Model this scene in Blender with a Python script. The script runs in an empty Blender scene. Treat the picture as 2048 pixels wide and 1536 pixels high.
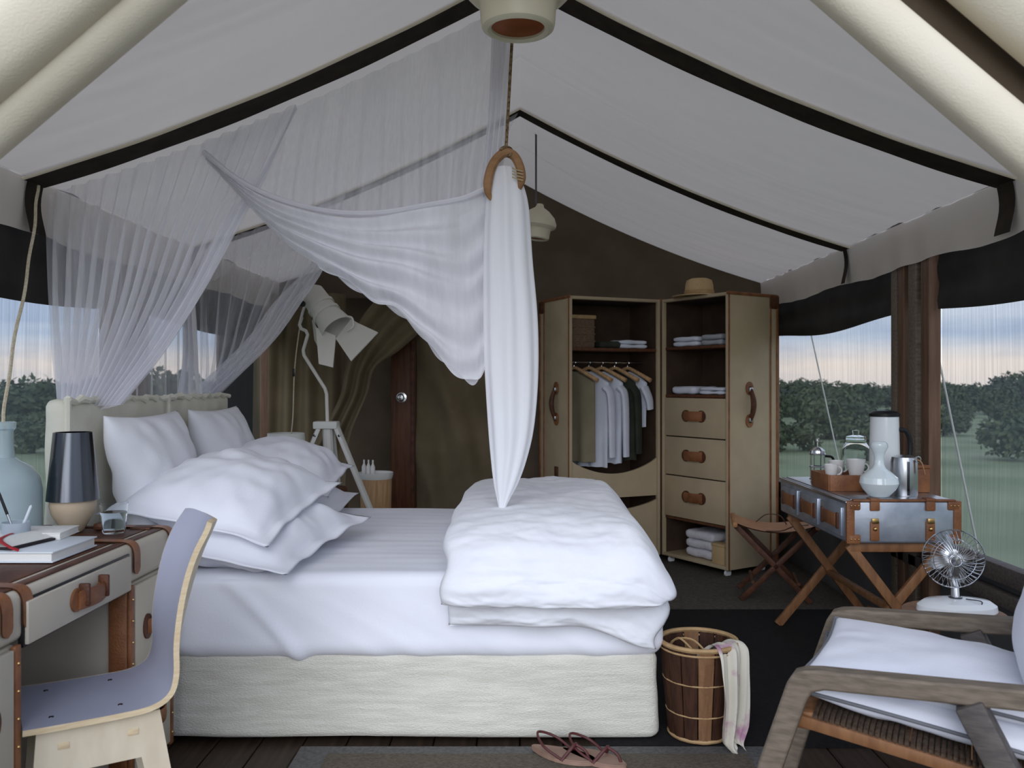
import bpy, bmesh, math, random
from math import sin, cos, pi, radians, sqrt, atan2
from mathutils import Vector, Matrix, noise

random.seed(7)
scene = bpy.context.scene
C = scene.collection

# ---------------------------------------------------------------- camera
F = 1714.0; EYE = 1.30; VX = 1040.0; VY = 768.0
cam_d = bpy.data.cameras.new('camera'); cam = bpy.data.objects.new('camera', cam_d); C.objects.link(cam)
cam.location = (0, 0, EYE); cam.rotation_euler = (pi/2, 0, 0)
cam_d.sensor_width = 36.0; cam_d.lens = 36.0*F/2048.0
cam_d.shift_x = -(VX-1024)/2048.0
cam_d.clip_end = 500; cam_d.clip_start = 0.05
cam_d.dof.use_dof = True; cam_d.dof.focus_distance = 3.5; cam_d.dof.aperture_fstop = 4.5
scene.camera = cam

# ---------------------------------------------------------------- world: soft cloudy sky
w = bpy.data.worlds.new('sky'); scene.world = w; w.use_nodes = True
nt = w.node_tree; nt.nodes.clear()
def WN(t): return nt.nodes.new(t)
tc = WN('ShaderNodeTexCoord'); sep = WN('ShaderNodeSeparateXYZ'); nt.links.new(tc.outputs['Generated'], sep.inputs[0])
ramp = WN('ShaderNodeValToRGB'); nt.links.new(sep.outputs['Z'], ramp.inputs[0])
r = ramp.color_ramp; r.elements[0].position = 0.0; r.elements[0].color = (0.74, 0.70, 0.69, 1)
r.elements[1].position = 1.0; r.elements[1].color = (0.56, 0.65, 0.84, 1)
for p_, c_ in ((0.022, (0.82, 0.75, 0.70, 1)), (0.05, (0.56, 0.65, 0.78, 1)), (0.10, (0.64, 0.73, 0.88, 1)), (0.17, (0.80, 0.86, 0.98, 1)), (0.45, (0.72, 0.79, 0.95, 1))):
    e = r.elements.new(p_); e.color = c_
mp = WN('ShaderNodeMapping'); mp.inputs['Scale'].default_value = (1.6, 1.6, 9.0); nt.links.new(tc.outputs['Generated'], mp.inputs[0])
nz = WN('ShaderNodeTexNoise'); nz.inputs['Scale'].default_value = 2.2; nz.inputs['Detail'].default_value = 6; nt.links.new(mp.outputs[0], nz.inputs[0])
cr = WN('ShaderNodeValToRGB'); nt.links.new(nz.outputs[0], cr.inputs[0])
cr.color_ramp.elements[0].position = 0.42; cr.color_ramp.elements[0].color = (0.72, 0.78, 0.88, 1)
cr.color_ramp.elements[1].position = 0.62; cr.color_ramp.elements[1].color = (1.12, 1.10, 1.08, 1)
mx = WN('ShaderNodeMix'); mx.data_type = 'RGBA'; mx.blend_type = 'MULTIPLY'; mx.inputs[0].default_value = 1.0
nt.links.new(ramp.outputs[0], mx.inputs[6]); nt.links.new(cr.outputs[0], mx.inputs[7])
bg = WN('ShaderNodeBackground'); bg.inputs[1].default_value = 0.88; nt.links.new(mx.outputs[2], bg.inputs[0])
wo = WN('ShaderNodeOutputWorld'); nt.links.new(bg.outputs[0], wo.inputs[0])

# soft low daylight from behind the camera (bright part of the overcast sky)
sun_d = bpy.data.lights.new('sun', 'SUN'); sun = bpy.data.objects.new('sun', sun_d); C.objects.link(sun)
sun_d.energy = 1.25; sun_d.angle = radians(50); sun_d.color = (0.93, 0.95, 1.0)
sun.rotation_euler = Vector((0.12, 1.0, -0.42)).to_track_quat('-Z', 'Y').to_euler()

vs = scene.view_settings
vs.view_transform = 'Standard'; vs.look = 'None'; vs.gamma = 1.0; vs.use_curve_mapping = False
vs.exposure = 0.68

# ---------------------------------------------------------------- helpers
def P(px, py, d):
    return Vector(((px-VX)*d/F, d, EYE+(VY-py)*d/F))

def lerp(a, b, t): return a+(b-a)*t
def smooth(t): t = max(0.0, min(1.0, t)); return t*t*(3-2*t)
def interp(pts, t):
    """piecewise smooth (catmull) curve through pts, t in 0..1"""
    n = len(pts)-1; s = max(0.0, min(1.0, t))*n; i = min(int(s), n-1); f = s-i
    p1, p2 = pts[i], pts[i+1]
    p0 = pts[i-1] if i > 0 else p1*2-p2
    p3 = pts[i+2] if i+2 <= n else p2*2-p1
    return 0.5*((2*p1)+(p2-p0)*f+(2*p0-5*p1+4*p2-p3)*f*f+(3*p1-p0-3*p2+p3)*f**3)
def nz3(x, y, z): return noise.noise(Vector((x, y, z)))

MATS = {}
def mat(name, col, rough=0.7, col2=None, nscale=6.0, stretch=(1, 1, 1), contrast=(0.35, 0.65), bump=0.0, bscale=60.0,
        bstretch=(1, 1, 1), metal=0.0, spec=0.3, trans=0.0, alpha=1.0, sheen=0.0, transluc=0.0, coat=0.0, ior=1.45):
    m = bpy.data.materials.new(name); m.use_nodes = True; MATS[name] = m
    n = m.node_tree; b = n.nodes['Principled BSDF']
    b.inputs['Base Color'].default_value = (*col, 1); b.inputs['Roughness'].default_value = rough
    b.inputs['Metallic'].default_value = metal; b.inputs['Specular IOR Level'].default_value = spec
    b.inputs['Transmission Weight'].default_value = trans; b.inputs['IOR'].default_value = ior
    b.inputs['Coat Weight'].default_value = coat
    if sheen: b.inputs['Sheen Weight'].default_value = sheen
    t = n.nodes.new('ShaderNodeTexCoord')
    if col2 is not None:
        mp = n.nodes.new('ShaderNodeMapping'); mp.inputs['Scale'].default_value = stretch; n.links.new(t.outputs['Object'], mp.inputs[0])
        q = n.nodes.new('ShaderNodeTexNoise'); q.inputs['Scale'].default_value = nscale; q.inputs['Detail'].default_value = 5
        n.links.new(mp.outputs[0], q.inputs[0])
        cr = n.nodes.new('ShaderNodeValToRGB'); n.links.new(q.outputs[0], cr.inputs[0])
        cr.color_ramp.elements[0].position = contrast[0]; cr.color_ramp.elements[1].position = contrast[1]
        cr.color_ramp.elements[0].color = (*col, 1); cr.color_ramp.elements[1].color = (*col2, 1)
        n.links.new(cr.outputs[0], b.inputs['Base Color'])
    if bump:
        mp = n.nodes.new('ShaderNodeMapping'); mp.inputs['Scale'].default_value = bstretch; n.links.new(t.outputs['Object'], mp.inputs[0])
        q = n.nodes.new('ShaderNodeTexNoise'); q.inputs['Scale'].default_value = bscale; q.inputs['Detail'].default_value = 4
        n.links.new(mp.outputs[0], q.inputs[0])
        bp = n.nodes.new('ShaderNodeBump'); bp.inputs['Strength'].default_value = bump; bp.inputs['Distance'].default_value = 0.01
        n.links.new(q.outputs[0], bp.inputs['Height']); n.links.new(bp.outputs[0], b.inputs['Normal'])
    out = n.nodes['Material Output']
    if transluc:
        tr = n.nodes.new('ShaderNodeBsdfTranslucent'); ms = n.nodes.new('ShaderNodeMixShader'); ms.inputs[0].default_value = transluc
        tr.inputs[0].default_value = (*col, 1)
        n.links.new(b.outputs[0], ms.inputs[1]); n.links.new(tr.outputs[0], ms.inputs[2]); n.links.new(ms.outputs[0], out.inputs[0])
    return m

def net_mat(name, col, a0, a1, scale):
    """sheer gathered cloth: a woven veil whose cover varies with the gathers along u"""
    m = bpy.data.materials.new(name); m.use_nodes = True; MATS[name] = m
    n = m.node_tree; n.nodes.remove(n.nodes['Principled BSDF']); out = n.nodes['Material Output']
    uv = n.nodes.new('ShaderNodeUVMap'); mp = n.nodes.new('ShaderNodeMapping'); mp.inputs['Scale'].default_value = (scale, 1.2, 1)
    n.links.new(uv.outputs[0], mp.inputs[0])
    q = n.nodes.new('ShaderNodeTexNoise'); q.inputs['Scale'].default_value = 1.0; q.inputs['Detail'].default_value = 4; q.inputs['Roughness'].default_value = 0.6
    n.links.new(mp.outputs[0], q.inputs[0])
    mr = n.nodes.new('ShaderNodeMapRange'); n.links.new(q.outputs[0], mr.inputs[0])
    mr.inputs[1].default_value = 0.32; mr.inputs[2].default_value = 0.72; mr.inputs[3].default_value = a0; mr.inputs[4].default_value = a1
    d = n.nodes.new('ShaderNodeBsdfDiffuse'); d.inputs[0].default_value = (*col, 1)
    t = n.nodes.new('ShaderNodeBsdfTranslucent'); t.inputs[0].default_value = (*col, 1)
    a = n.nodes.new('ShaderNodeMixShader'); a.inputs[0].default_value = 0.28
    n.links.new(d.outputs[0], a.inputs[1]); n.links.new(t.outputs[0], a.inputs[2])
    tp = n.nodes.new('ShaderNodeBsdfTransparent'); b = n.nodes.new('ShaderNodeMixShader')
    n.links.new(mr.outputs[0], b.inputs[0]); n.links.new(tp.outputs[0], b.inputs[1]); n.links.new(a.outputs[0], b.inputs[2])
    n.links.new(b.outputs[0], out.inputs[0])
    return m

class MB:
    def __init__(s): s.v = []; s.f = []; s.uv = None
    def add(s, vs, fs):
        o = len(s.v); s.v += [tuple(p) for p in vs]; s.f += [tuple(i+o for i in f) for f in fs]; return s
    def box(s, c, d, rot=None):
        hx, hy, hz = d[0]/2, d[1]/2, d[2]/2
        vs = [Vector((x, y, z)) for x in (-hx, hx) for y in (-hy, hy) for z in (-hz, hz)]
        if rot is not None: vs = [rot @ p for p in vs]
        c = Vector(c)
        return s.add([p+c for p in vs], [(0, 1, 3, 2), (4, 6, 7, 5), (0, 4, 5, 1), (2, 3, 7, 6), (0, 2, 6, 4), (1, 5, 7, 3)])
    def rbox(s, c, d, r=0.01, rot=None, seg=2):
        bm = bmesh.new(); bmesh.ops.create_cube(bm, size=1.0)
        for v in bm.verts: v.co = Vector((v.co.x*d[0], v.co.y*d[1], v.co.z*d[2]))
        r = min(r, min(d)*0.49)
        bmesh.ops.bevel(bm, geom=bm.edges[:], offset=r, segments=seg, profile=0.5, affect='EDGES')
        bm.verts.index_update(); c = Vector(c)
        vs = [((rot @ v.co) if rot is not None else v.co.copy())+c for v in bm.verts]
        s.add(vs, [tuple(v.index for v in f.verts) for f in bm.faces]); bm.free(); return s
    def bar(s, a, b, wdt, thk, r=0.004, up=(0, 0, 1)):
        """rounded bar from a to b; wdt across 'up x dir', thk along the remaining axis"""
        a, b = Vector(a), Vector(b); d = b-a; L = d.length; z = d.normalized(); x = Vector(up).cross(z)
        if x.length < 1e-4: x = Vector((1, 0, 0))
        x.normalize(); y = z.cross(x)
        rot = Matrix((x, y, z)).transposed()
        return s.rbox((a+b)/2, (wdt, thk, L), r, rot)
    def tube(s, pts, rad, seg=8, closed=False, caps=True, flat=1.0, fx=1.0):
        pts = [Vector(p) for p in pts]; n = len(pts)
        rs = rad if isinstance(rad, (list, tuple)) else [rad]*n
        up = Vector((0, 0, 1)); prev = None; vs = []; fs = []
        for i in range(n):
            if closed: t = pts[(i+1) % n]-pts[i-1]
            else: t = pts[min(i+1, n-1)]-pts[max(i-1, 0)]
            t.normalize()
            if prev is None:
                x = t.cross(up)
                if x.length < 1e-3: x = t.cross(Vector((0, 1, 0)))
            else: x = prev-t*prev.dot(t)
            x.normalize(); prev = x; y = t.cross(x)
            for k in range(seg):
                a = 2*pi*k/seg; vs.append(pts[i]+(x*cos(a)*fx+y*sin(a)*flat)*rs[i])
        m = n if closed else n-1
        for i in range(m):
            for k in range(seg):
                j = (i+1) % n; l = (k+1) % seg
                fs.append((i*seg+k, i*seg+l, j*seg+l, j*seg+k))
        if caps and not closed:
            fs.append(tuple(range(seg))[::-1]); fs.append(tuple((n-1)*seg+k for k in range(seg)))
        return s.add(vs, fs)
    def lathe(s, prof, seg=24, c=(0, 0, 0), rot=None, sx=1.0, sy=1.0):
        vs = []; fs = []; c = Vector(c); n = len(prof)
        for r_, z in prof:
            for k in range(seg):
                a = 2*pi*k/seg; p = Vector((r_*cos(a)*sx, r_*sin(a)*sy, z))
                vs.append((rot @ p if rot is not None else p)+c)
        for i in range(n-1):
            for k in range(seg):
                l = (k+1) % seg; fs.append((i*seg+k, i*seg+l, (i+1)*seg+l, (i+1)*seg+k))
        if prof[0][0] > 1e-5: fs.append(tuple(range(seg))[::-1])
        if prof[-1][0] > 1e-5: fs.append(tuple((n-1)*seg+k for k in range(seg)))
        return s.add(vs, fs)
    def prism(s, poly, a, b, axis='y'):
        """polygon in the two other axes, extruded from a to b along axis"""
        def mk(p, t):
            return {'y': (p[0], t, p[1]), 'x': (t, p[0], p[1]), 'z': (p[0], p[1], t)}[axis]
        n = len(poly); vs = [mk(p, a) for p in poly]+[mk(p, b) for p in poly]
        fs = [tuple(range(n)), tuple(range(2*n-1, n-1, -1))]
        fs += [(i, (i+1) % n, n+(i+1) % n, n+i)[::-1] for i in range(n)]
        return s.add(vs, fs)
    def grid(s, fn, nu, nv, wrapu=False):
        vs = []; fs = []; cu = nu if wrapu else nu+1
        base = len(s.v)
        if s.uv is None: s.uv = {}
        for j in range(nv+1):
            for i in range(cu):
                u, v = i/nu, j/nv; vs.append(fn(u, v)); s.uv[base+j*cu+i] = (u, v)
        for j in range(nv):
            for i in range(nu):
                i2 = (i+1) % cu if wrapu else i+1
                fs.append((j*cu+i, j*cu+i2, (j+1)*cu+i2, (j+1)*cu+i))
        return s.add(vs, fs)
    def mesh(s, name, m, smooth_ang=35):
        me = bpy.data.meshes.new(name); me.from_pydata(s.v, [], s.f); me.update()
        bm = bmesh.new(); bm.from_mesh(me); bmesh.ops.recalc_face_normals(bm, faces=bm.faces[:]); bm.to_mesh(me); bm.free()
        if s.uv:
            lay = me.uv_layers.new(name='UVMap')
            for l in me.loops: lay.data[l.index].uv = s.uv.get(l.vertex_index, (0, 0))
        if smooth_ang:
            me.polygons.foreach_set('use_smooth', [True]*len(me.polygons)); me.set_sharp_from_angle(angle=radians(smooth_ang))
        me.materials.append(MATS[m] if isinstance(m, str) else m)
        return me
    def build(s, name, m, parent=None, smooth_ang=35):
        o = bpy.data.objects.new(name, s.mesh(name, m, smooth_ang)); C.objects.link(o)
        if parent is not None: o.parent = parent
        return o

def tag(o, label, cat, group=None):
    o['label'] = label; o['category'] = cat
    if group: o['group'] = group
    return o
def struct(o): o['kind'] = 'structure'; return o
def thing(name, label, cat, loc=(0, 0, 0), rz=0.0, group=None):
    o = bpy.data.objects.new(name, None); C.objects.link(o); o.location = loc; o.rotation_euler = (0, 0, rz)
    o.empty_display_size = 0.05
    return tag(o, label, cat, group)
def inst(name, src, parent=None, loc=None, rot=None):
    o = bpy.data.objects.new(name, src.data); C.objects.link(o)
    if parent is not None: o.parent = parent
    if loc is not None: o.location = loc
    if rot is not None: o.rotation_euler = rot
    return o
def ring(c, r_, n=24, ax='z', sx=1, sy=1):
    c = Vector(c); q = []
    for k in range(n):
        a = 2*pi*k/n
        q.append(c+{'z': Vector((r_*cos(a)*sx, r_*sin(a)*sy, 0)), 'y': Vector((r_*cos(a)*sx, 0, r_*sin(a)*sy)), 'x': Vector((0, r_*cos(a)*sx, r_*sin(a)*sy))}[ax])
    return q

# ---------------------------------------------------------------- materials
mat('canvas_roof', (0.75, 0.675, 0.595), 0.85, (0.79, 0.72, 0.64), 3, bump=0.10, bscale=250, transluc=0.22)
mat('canvas_cream', (0.80, 0.71, 0.56), 0.85, (0.85, 0.77, 0.63), 5, bump=0.15, bscale=200, transluc=0.12)
mat('canvas_brown', (0.105, 0.078, 0.055), 0.9, (0.135, 0.10, 0.07), 4, bump=0.15, bscale=200)
mat('canvas_olive', (0.155, 0.122, 0.073), 0.9, (0.20, 0.158, 0.096), 4, bump=0.15, bscale=200, transluc=0.06)
mat('canvas_wall', (0.075, 0.076, 0.078), 0.9, (0.10, 0.10, 0.10), 4, bump=0.1, bscale=200)
mat('canvas_dark', (0.028, 0.025, 0.023), 0.9, (0.045, 0.04, 0.036), 4)
mat('webbing', (0.022, 0.015, 0.010), 0.85, (0.038, 0.027, 0.018), 12, bump=0.2, bscale=300)
mat('white_sheet', (0.78, 0.79, 0.86), 0.85, (0.83, 0.84, 0.90), 3, bump=0.06, bscale=120, sheen=0.1)
mat('white_linen', (0.79, 0.80, 0.85), 0.9, (0.84, 0.85, 0.89), 5, bump=0.10, bscale=60, sheen=0.1)
mat('headboard_linen', (0.70, 0.675, 0.57), 0.9, (0.77, 0.745, 0.64), 10, bump=0.15, bscale=200)
mat('natural_linen', (0.62, 0.60, 0.52), 0.95, (0.72, 0.70, 0.62), 14, (0.5, 0.5, 5), bump=0.55, bscale=120, bstretch=(1, 1, 2.5))
mat('cream_lacquer', (0.40, 0.32, 0.205), 0.55, (0.45, 0.36, 0.235), 5, bump=0.05, bscale=150)
mat('desk_cream', (0.47, 0.425, 0.345), 0.5, (0.52, 0.47, 0.39), 5, bump=0.05, bscale=180)
mat('leather', (0.17, 0.062, 0.024), 0.42, (0.27, 0.11, 0.045), 14, bump=0.25, bscale=140, spec=0.4)
mat('leather_dark', (0.058, 0.022, 0.012), 0.5, (0.11, 0.042, 0.021), 18, bump=0.25, bscale=140)
mat('leather_tan', (0.34, 0.15, 0.06), 0.5, (0.42, 0.20, 0.085), 16, bump=0.2, bscale=140)
mat('wardrobe_lining', (0.055, 0.034, 0.022), 0.85, (0.075, 0.046, 0.03), 8)
mat('wood_dark', (0.075, 0.028, 0.014), 0.5, (0.13, 0.05, 0.022), 8, (6, 6, 0.5), bump=0.1, bscale=30, bstretch=(8, 8, 0.5))
mat('wood_post', (0.115, 0.062, 0.038), 0.55, (0.17, 0.098, 0.062), 8, (6, 6, 0.5), bump=0.1, bscale=30, bstretch=(8, 8, 0.5))
mat('wood_stand', (0.17, 0.075, 0.032), 0.5, (0.26, 0.125, 0.055), 7, (5, 5, 1.2), bump=0.08, bscale=40)
mat('wood_grey', (0.125, 0.098, 0.072), 0.6, (0.195, 0.155, 0.115), 9, (2, 9, 9), bump=0.12, bscale=40, bstretch=(1, 10, 10))
mat('wood_grey_dark', (0.06, 0.052, 0.047), 0.55, (0.10, 0.085, 0.075), 9, (2, 9, 9), bump=0.12, bscale=40, bstretch=(1, 10, 10))
mat('wood_stump', (0.42, 0.24, 0.11), 0.6, (0.56, 0.36, 0.19), 9, (6, 6, 0.6), bump=0.1, bscale=30)
mat('wood_yoke', (0.25, 0.125, 0.055), 0.55, (0.35, 0.19, 0.09), 12, (1, 1, 3), bump=0.1, bscale=60)
mat('plywood_edge', (0.60, 0.46, 0.28), 0.55, (0.70, 0.57, 0.38), 20, (1, 1, 8))
mat('plywood_face', (0.62, 0.53, 0.39), 0.5, (0.70, 0.615, 0.47), 6, (3, 1, 1), bump=0.05, bscale=60)
mat('laminate_grey', (0.33, 0.34, 0.42), 0.42, (0.36, 0.37, 0.45), 5, spec=0.4)
mat('floor_boards', (0.030, 0.020, 0.014), 0.5, (0.055, 0.036, 0.024), 6, (8, 0.5, 1), bump=0.15, bscale=40, bstretch=(8, 0.4, 1))
mat('deck_boards', (0.16, 0.12, 0.085), 0.7, (0.22, 0.165, 0.12), 6, (8, 0.5, 1), bump=0.15, bscale=40, bstretch=(8, 0.4, 1))
mat('rug_black', (0.0075, 0.0070, 0.0075), 0.95, (0.012, 0.011, 0.011), 60, bump=0.5, bscale=220)
mat('rug_sisal', (0.12, 0.10, 0.075), 0.95, (0.22, 0.185, 0.14), 90, (1, 3, 1), bump=0.8, bscale=220, bstretch=(1, 2, 1))
mat('rug_border', (0.12, 0.117, 0.115), 0.95, (0.18, 0.175, 0.17), 70, bump=0.5, bscale=220)
mat('matting_grey', (0.060, 0.052, 0.042), 0.95, (0.095, 0.083, 0.068), 60, bump=0.5, bscale=160)
mat('lamp_cream', (0.70, 0.64, 0.47), 0.4, (0.74, 0.68, 0.52), 4, spec=0.5)
mat('copper_inside', (0.30, 0.075, 0.018), 0.35, (0.40, 0.12, 0.03), 5, metal=0.6)
mat('white_metal', (0.66, 0.64, 0.58), 0.45, (0.70, 0.68, 0.62), 6, spec=0.45)
mat('white_wood', (0.66, 0.66, 0.62), 0.6, (0.72, 0.72, 0.68), 6)
mat('white_gloss', (0.80, 0.82, 0.83), 0.18, (0.83, 0.85, 0.86), 3, spec=0.5)
mat('milk_glass', (0.72, 0.80, 0.82), 0.08, (0.77, 0.85, 0.87), 3, spec=0.6, coat=0.5)
mat('chrome', (0.68, 0.69, 0.71), 0.16, metal=1.0)
mat('steel', (0.52, 0.53, 0.55), 0.28, metal=1.0)
mat('gunmetal', (0.085, 0.09, 0.10), 0.2, metal=1.0)
mat('brass', (0.50, 0.33, 0.13), 0.32, metal=1.0)
mat('zinc', (0.36, 0.40, 0.47), 0.38, (0.52, 0.56, 0.63), 9, metal=0.75, bump=0.08, bscale=30)
mat('black_plastic', (0.012, 0.012, 0.013), 0.35)
mat('glass', (0.96, 0.985, 0.985), 0.01, trans=1.0, ior=1.12)
mat('bottle_glass', (0.70, 0.80, 0.83), 0.12, trans=0.62, ior=1.2, spec=0.5)
mat('frosted_cup', (0.62, 0.68, 0.74), 0.35, trans=0.6, ior=1.15)
mat('water', (0.85, 0.92, 0.95), 0.02, trans=1.0, ior=1.15)
mat('ceramic_tan', (0.47, 0.37, 0.26), 0.5, (0.52, 0.42, 0.30), 8, bump=0.05, bscale=50)
mat('ceramic_white', (0.74, 0.73, 0.71), 0.3, spec=0.5)
mat('rope', (0.36, 0.25, 0.14), 0.9, (0.10, 0.06, 0.035), 90, bump=0.6, bscale=200)
mat('cord_cream', (0.60, 0.54, 0.42), 0.8, (0.45, 0.38, 0.26), 120)
mat('twine', (0.42, 0.34, 0.2), 0.9)
mat('paper', (0.72, 0.71, 0.68), 0.8, (0.66, 0.65, 0.62), 80, (1, 1, 30))
mat('book_cover', (0.62, 0.66, 0.70), 0.5)
mat('book_black', (0.015, 0.012, 0.014), 0.5)
mat('ribbon_red', (0.36, 0.025, 0.03), 0.6)
mat('straw', (0.52, 0.36, 0.18), 0.85, (0.62, 0.45, 0.25), 60, (1, 1, 5), bump=0.5, bscale=120, bstretch=(1, 1, 6))
mat('wicker_dark', (0.13, 0.085, 0.055), 0.85, (0.22, 0.15, 0.10), 50, (1, 1, 4), bump=0.6, bscale=120, bstretch=(1, 1, 5))
mat('bark', (0.033, 0.013, 0.008), 0.6, (0.062, 0.026, 0.013), 16, (4, 4, 0.6), bump=0.3, bscale=60, bstretch=(5, 5, 0.6))
mat('bark_light', (0.17, 0.085, 0.04), 0.6, (0.23, 0.12, 0.06), 16, (4, 4, 0.6), bump=0.2, bscale=60)
mat('cane', (0.36, 0.23, 0.11), 0.6, (0.45, 0.30, 0.15), 30)
mat('scarf', (0.70, 0.66, 0.56), 0.9, (0.48, 0.25, 0.36), 9, (1, 1, 1), (0.55, 0.66), bump=0.1, bscale=120, transluc=0.15)
mat('sandal_sole', (0.25, 0.155, 0.115), 0.6, (0.31, 0.20, 0.15), 20)
mat('sandal_strap', (0.085, 0.022, 0.022), 0.5)
mat('cloth_olive', (0.20, 0.175, 0.115), 0.95, (0.24, 0.21, 0.14), 6)
mat('cloth_white', (0.60, 0.63, 0.72), 0.95, (0.68, 0.71, 0.79), 6)
mat('cloth_forest', (0.026, 0.030, 0.022), 0.95, (0.04, 0.044, 0.032), 6)
mat('cloth_grey', (0.30, 0.31, 0.35), 0.95, (0.36, 0.37, 0.41), 6)
mat('towel_white', (0.62, 0.61, 0.66), 0.95, (0.68, 0.67, 0.72), 30, bump=0.5, bscale=150)
mat('cushion_white', (0.70, 0.71, 0.78), 0.9, (0.75, 0.76, 0.82), 4, bump=0.12, bscale=140, sheen=0.1)
mat('piping_grey', (0.16, 0.165, 0.18), 0.9)
mat('seat_cord', (0.05, 0.032, 0.022), 0.85, (0.09, 0.06, 0.04), 60, bump=0.4, bscale=120)
mat('grass', (0.15, 0.20, 0.11), 0.95, (0.24, 0.28, 0.17), 0.35, bump=0.3, bscale=4)
mat('leaves', (0.035, 0.055, 0.030), 0.9, (0.085, 0.11, 0.055), 1.5)
mat('leaves_far', (0.04, 0.058, 0.045), 0.9, (0.08, 0.10, 0.075), 1.5)
mat('bark_bush', (0.05, 0.035, 0.025), 0.9)
mat('basin', (0.55, 0.55, 0.53), 0.4)
net_mat('net_sheer', (0.93, 0.92, 0.97), 0.28, 0.66, 24)
net_mat('net_back', (0.93, 0.92, 0.97), 0.20, 0.46, 22)
net_mat('net_top', (0.93, 0.92, 0.97), 0.30, 0.62, 15)
net_mat('net_swag', (0.94, 0.93, 0.97), 0.58, 0.88, 8)
net_mat('net_tail', (0.95, 0.95, 0.98), 0.90, 1.0, 12)
net_mat('net_hem', (0.94, 0.93, 0.98), 0.55, 0.75, 4)

def screen_mat():
    m = bpy.data.materials.new('insect_screen'); m.use_nodes = True; MATS['insect_screen'] = m
    n = m.node_tree; n.nodes.remove(n.nodes['Principled BSDF']); out = n.nodes['Material Output']
    t = n.nodes.new('ShaderNodeTexCoord'); mp = n.nodes.new('ShaderNodeMapping'); mp.inputs['Scale'].default_value = (1, 26, 0.6)
    n.links.new(t.outputs['Object'], mp.inputs[0])
    q = n.nodes.new('ShaderNodeTexNoise'); q.inputs['Scale'].default_value = 3.0; q.inputs['Detail'].default_value = 3; n.links.new(mp.outputs[0], q.inputs[0])
    mr = n.nodes.new('ShaderNodeMapRange'); n.links.new(q.outputs[0], mr.inputs[0])
    mr.inputs[1].default_value = 0.3; mr.inputs[2].default_value = 0.7; mr.inputs[3].default_value = 0.36; mr.inputs[4].default_value = 0.54
    d = n.nodes.new('ShaderNodeBsdfDiffuse'); d.inputs[0].default_value = (0.24, 0.29, 0.33, 1)
    tp = n.nodes.new('ShaderNodeBsdfTransparent'); b = n.nodes.new('ShaderNodeMixShader')
    n.links.new(mr.outputs[0], b.inputs[0]); n.links.new(tp.outputs[0], b.inputs[1]); n.links.new(d.outputs[0], b.inputs[2])
    n.links.new(b.outputs[0], out.inputs[0])
screen_mat()
# ================================================================ STRUCTURE: ground, floor, tent shell
WX = 1.99; EX = 1.90; YF = 1.75; YB = 6.78; ZR = 2.90; ZE = 2.10; RIB = (3.35, 5.0)

g = MB().grid(lambda u, v: Vector((lerp(-220, 220, u), lerp(-60, 320, v), -0.5+0.12*nz3(u*60, v*60, 0))), 60, 60).build('ground', 'grass')
struct(g)

floor = MB().box((0, 2.0, -0.12), (4.4, 11.0, 0.16)).build('floor', 'floor_boards', smooth_ang=0); struct(floor)
pl = MB().rbox((0, 0, 0), (0.152, 11.0, 0.04), 0.005, seg=1).mesh('plank', 'floor_boards')
for i in range(28):
    o = bpy.data.objects.new('plank', pl); C.objects.link(o); o.parent = floor; o.location = (-2.12+i*0.157, 2.0, -0.02)

def zroof(x, y):
    t = abs(x)/EX
    sag = 0.24*t*(1-t)
    # cloth dips a little between two ribs
    k = 0.0
    for a, b in ((YF, RIB[0]), (RIB[0], RIB[1]), (RIB[1], YB)):
        if a <= y <= b: k = sin(pi*(y-a)/(b-a))
    side = 1 if x > 0 else -1
    wr = (0.016*nz3(x*0.7+side*5, y*6.0+0.6*x, 3.1)+0.007*nz3(x*1.1+side*5, y*15.0-1.5*x, 8.1))*min(1, 4*t)
    st = sum(math.exp(-((y-ys)/0.018)**2) for ys in (2.30, 2.46, 4.18, 5.75))*0.007*min(1, 12*(1-t))
    return ZR-(ZR-ZE)*t-sag-0.035*k*4*t*(1-t)+wr*k-st

def roof_half(s):
    return lambda u, v: Vector((s*EX*u, lerp(YF, YB, v), zroof(s*EX*u+1e-5*s, lerp(YF, YB, v))))
ceil = MB().grid(roof_half(-1), 40, 420).grid(roof_half(1), 40, 420).build('ceiling', 'canvas_roof', smooth_ang=80); struct(ceil)

# valance hanging from both eaves, a strip per side
def valance(s, nm):
    def fn(u, v):
        y = lerp(YF, YB, u); drop = 0.215+0.010*sin(y*5.5+s)+0.012*nz3(y*3, s, 1)
        return Vector((s*(EX+0.002+0.005*v*sin(y*23)+0.008*v*nz3(y*4, s, 5)+0.02*v), y, ZE-drop*v))
    o = MB().grid(fn, 180, 6).build(nm, 'canvas_roof', smooth_ang=80); struct(o)
    o['label'] = 'pale canvas strip hanging below the eave'
    return o
valance(-1, 'trim_1'); valance(1, 'trim_2')

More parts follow.
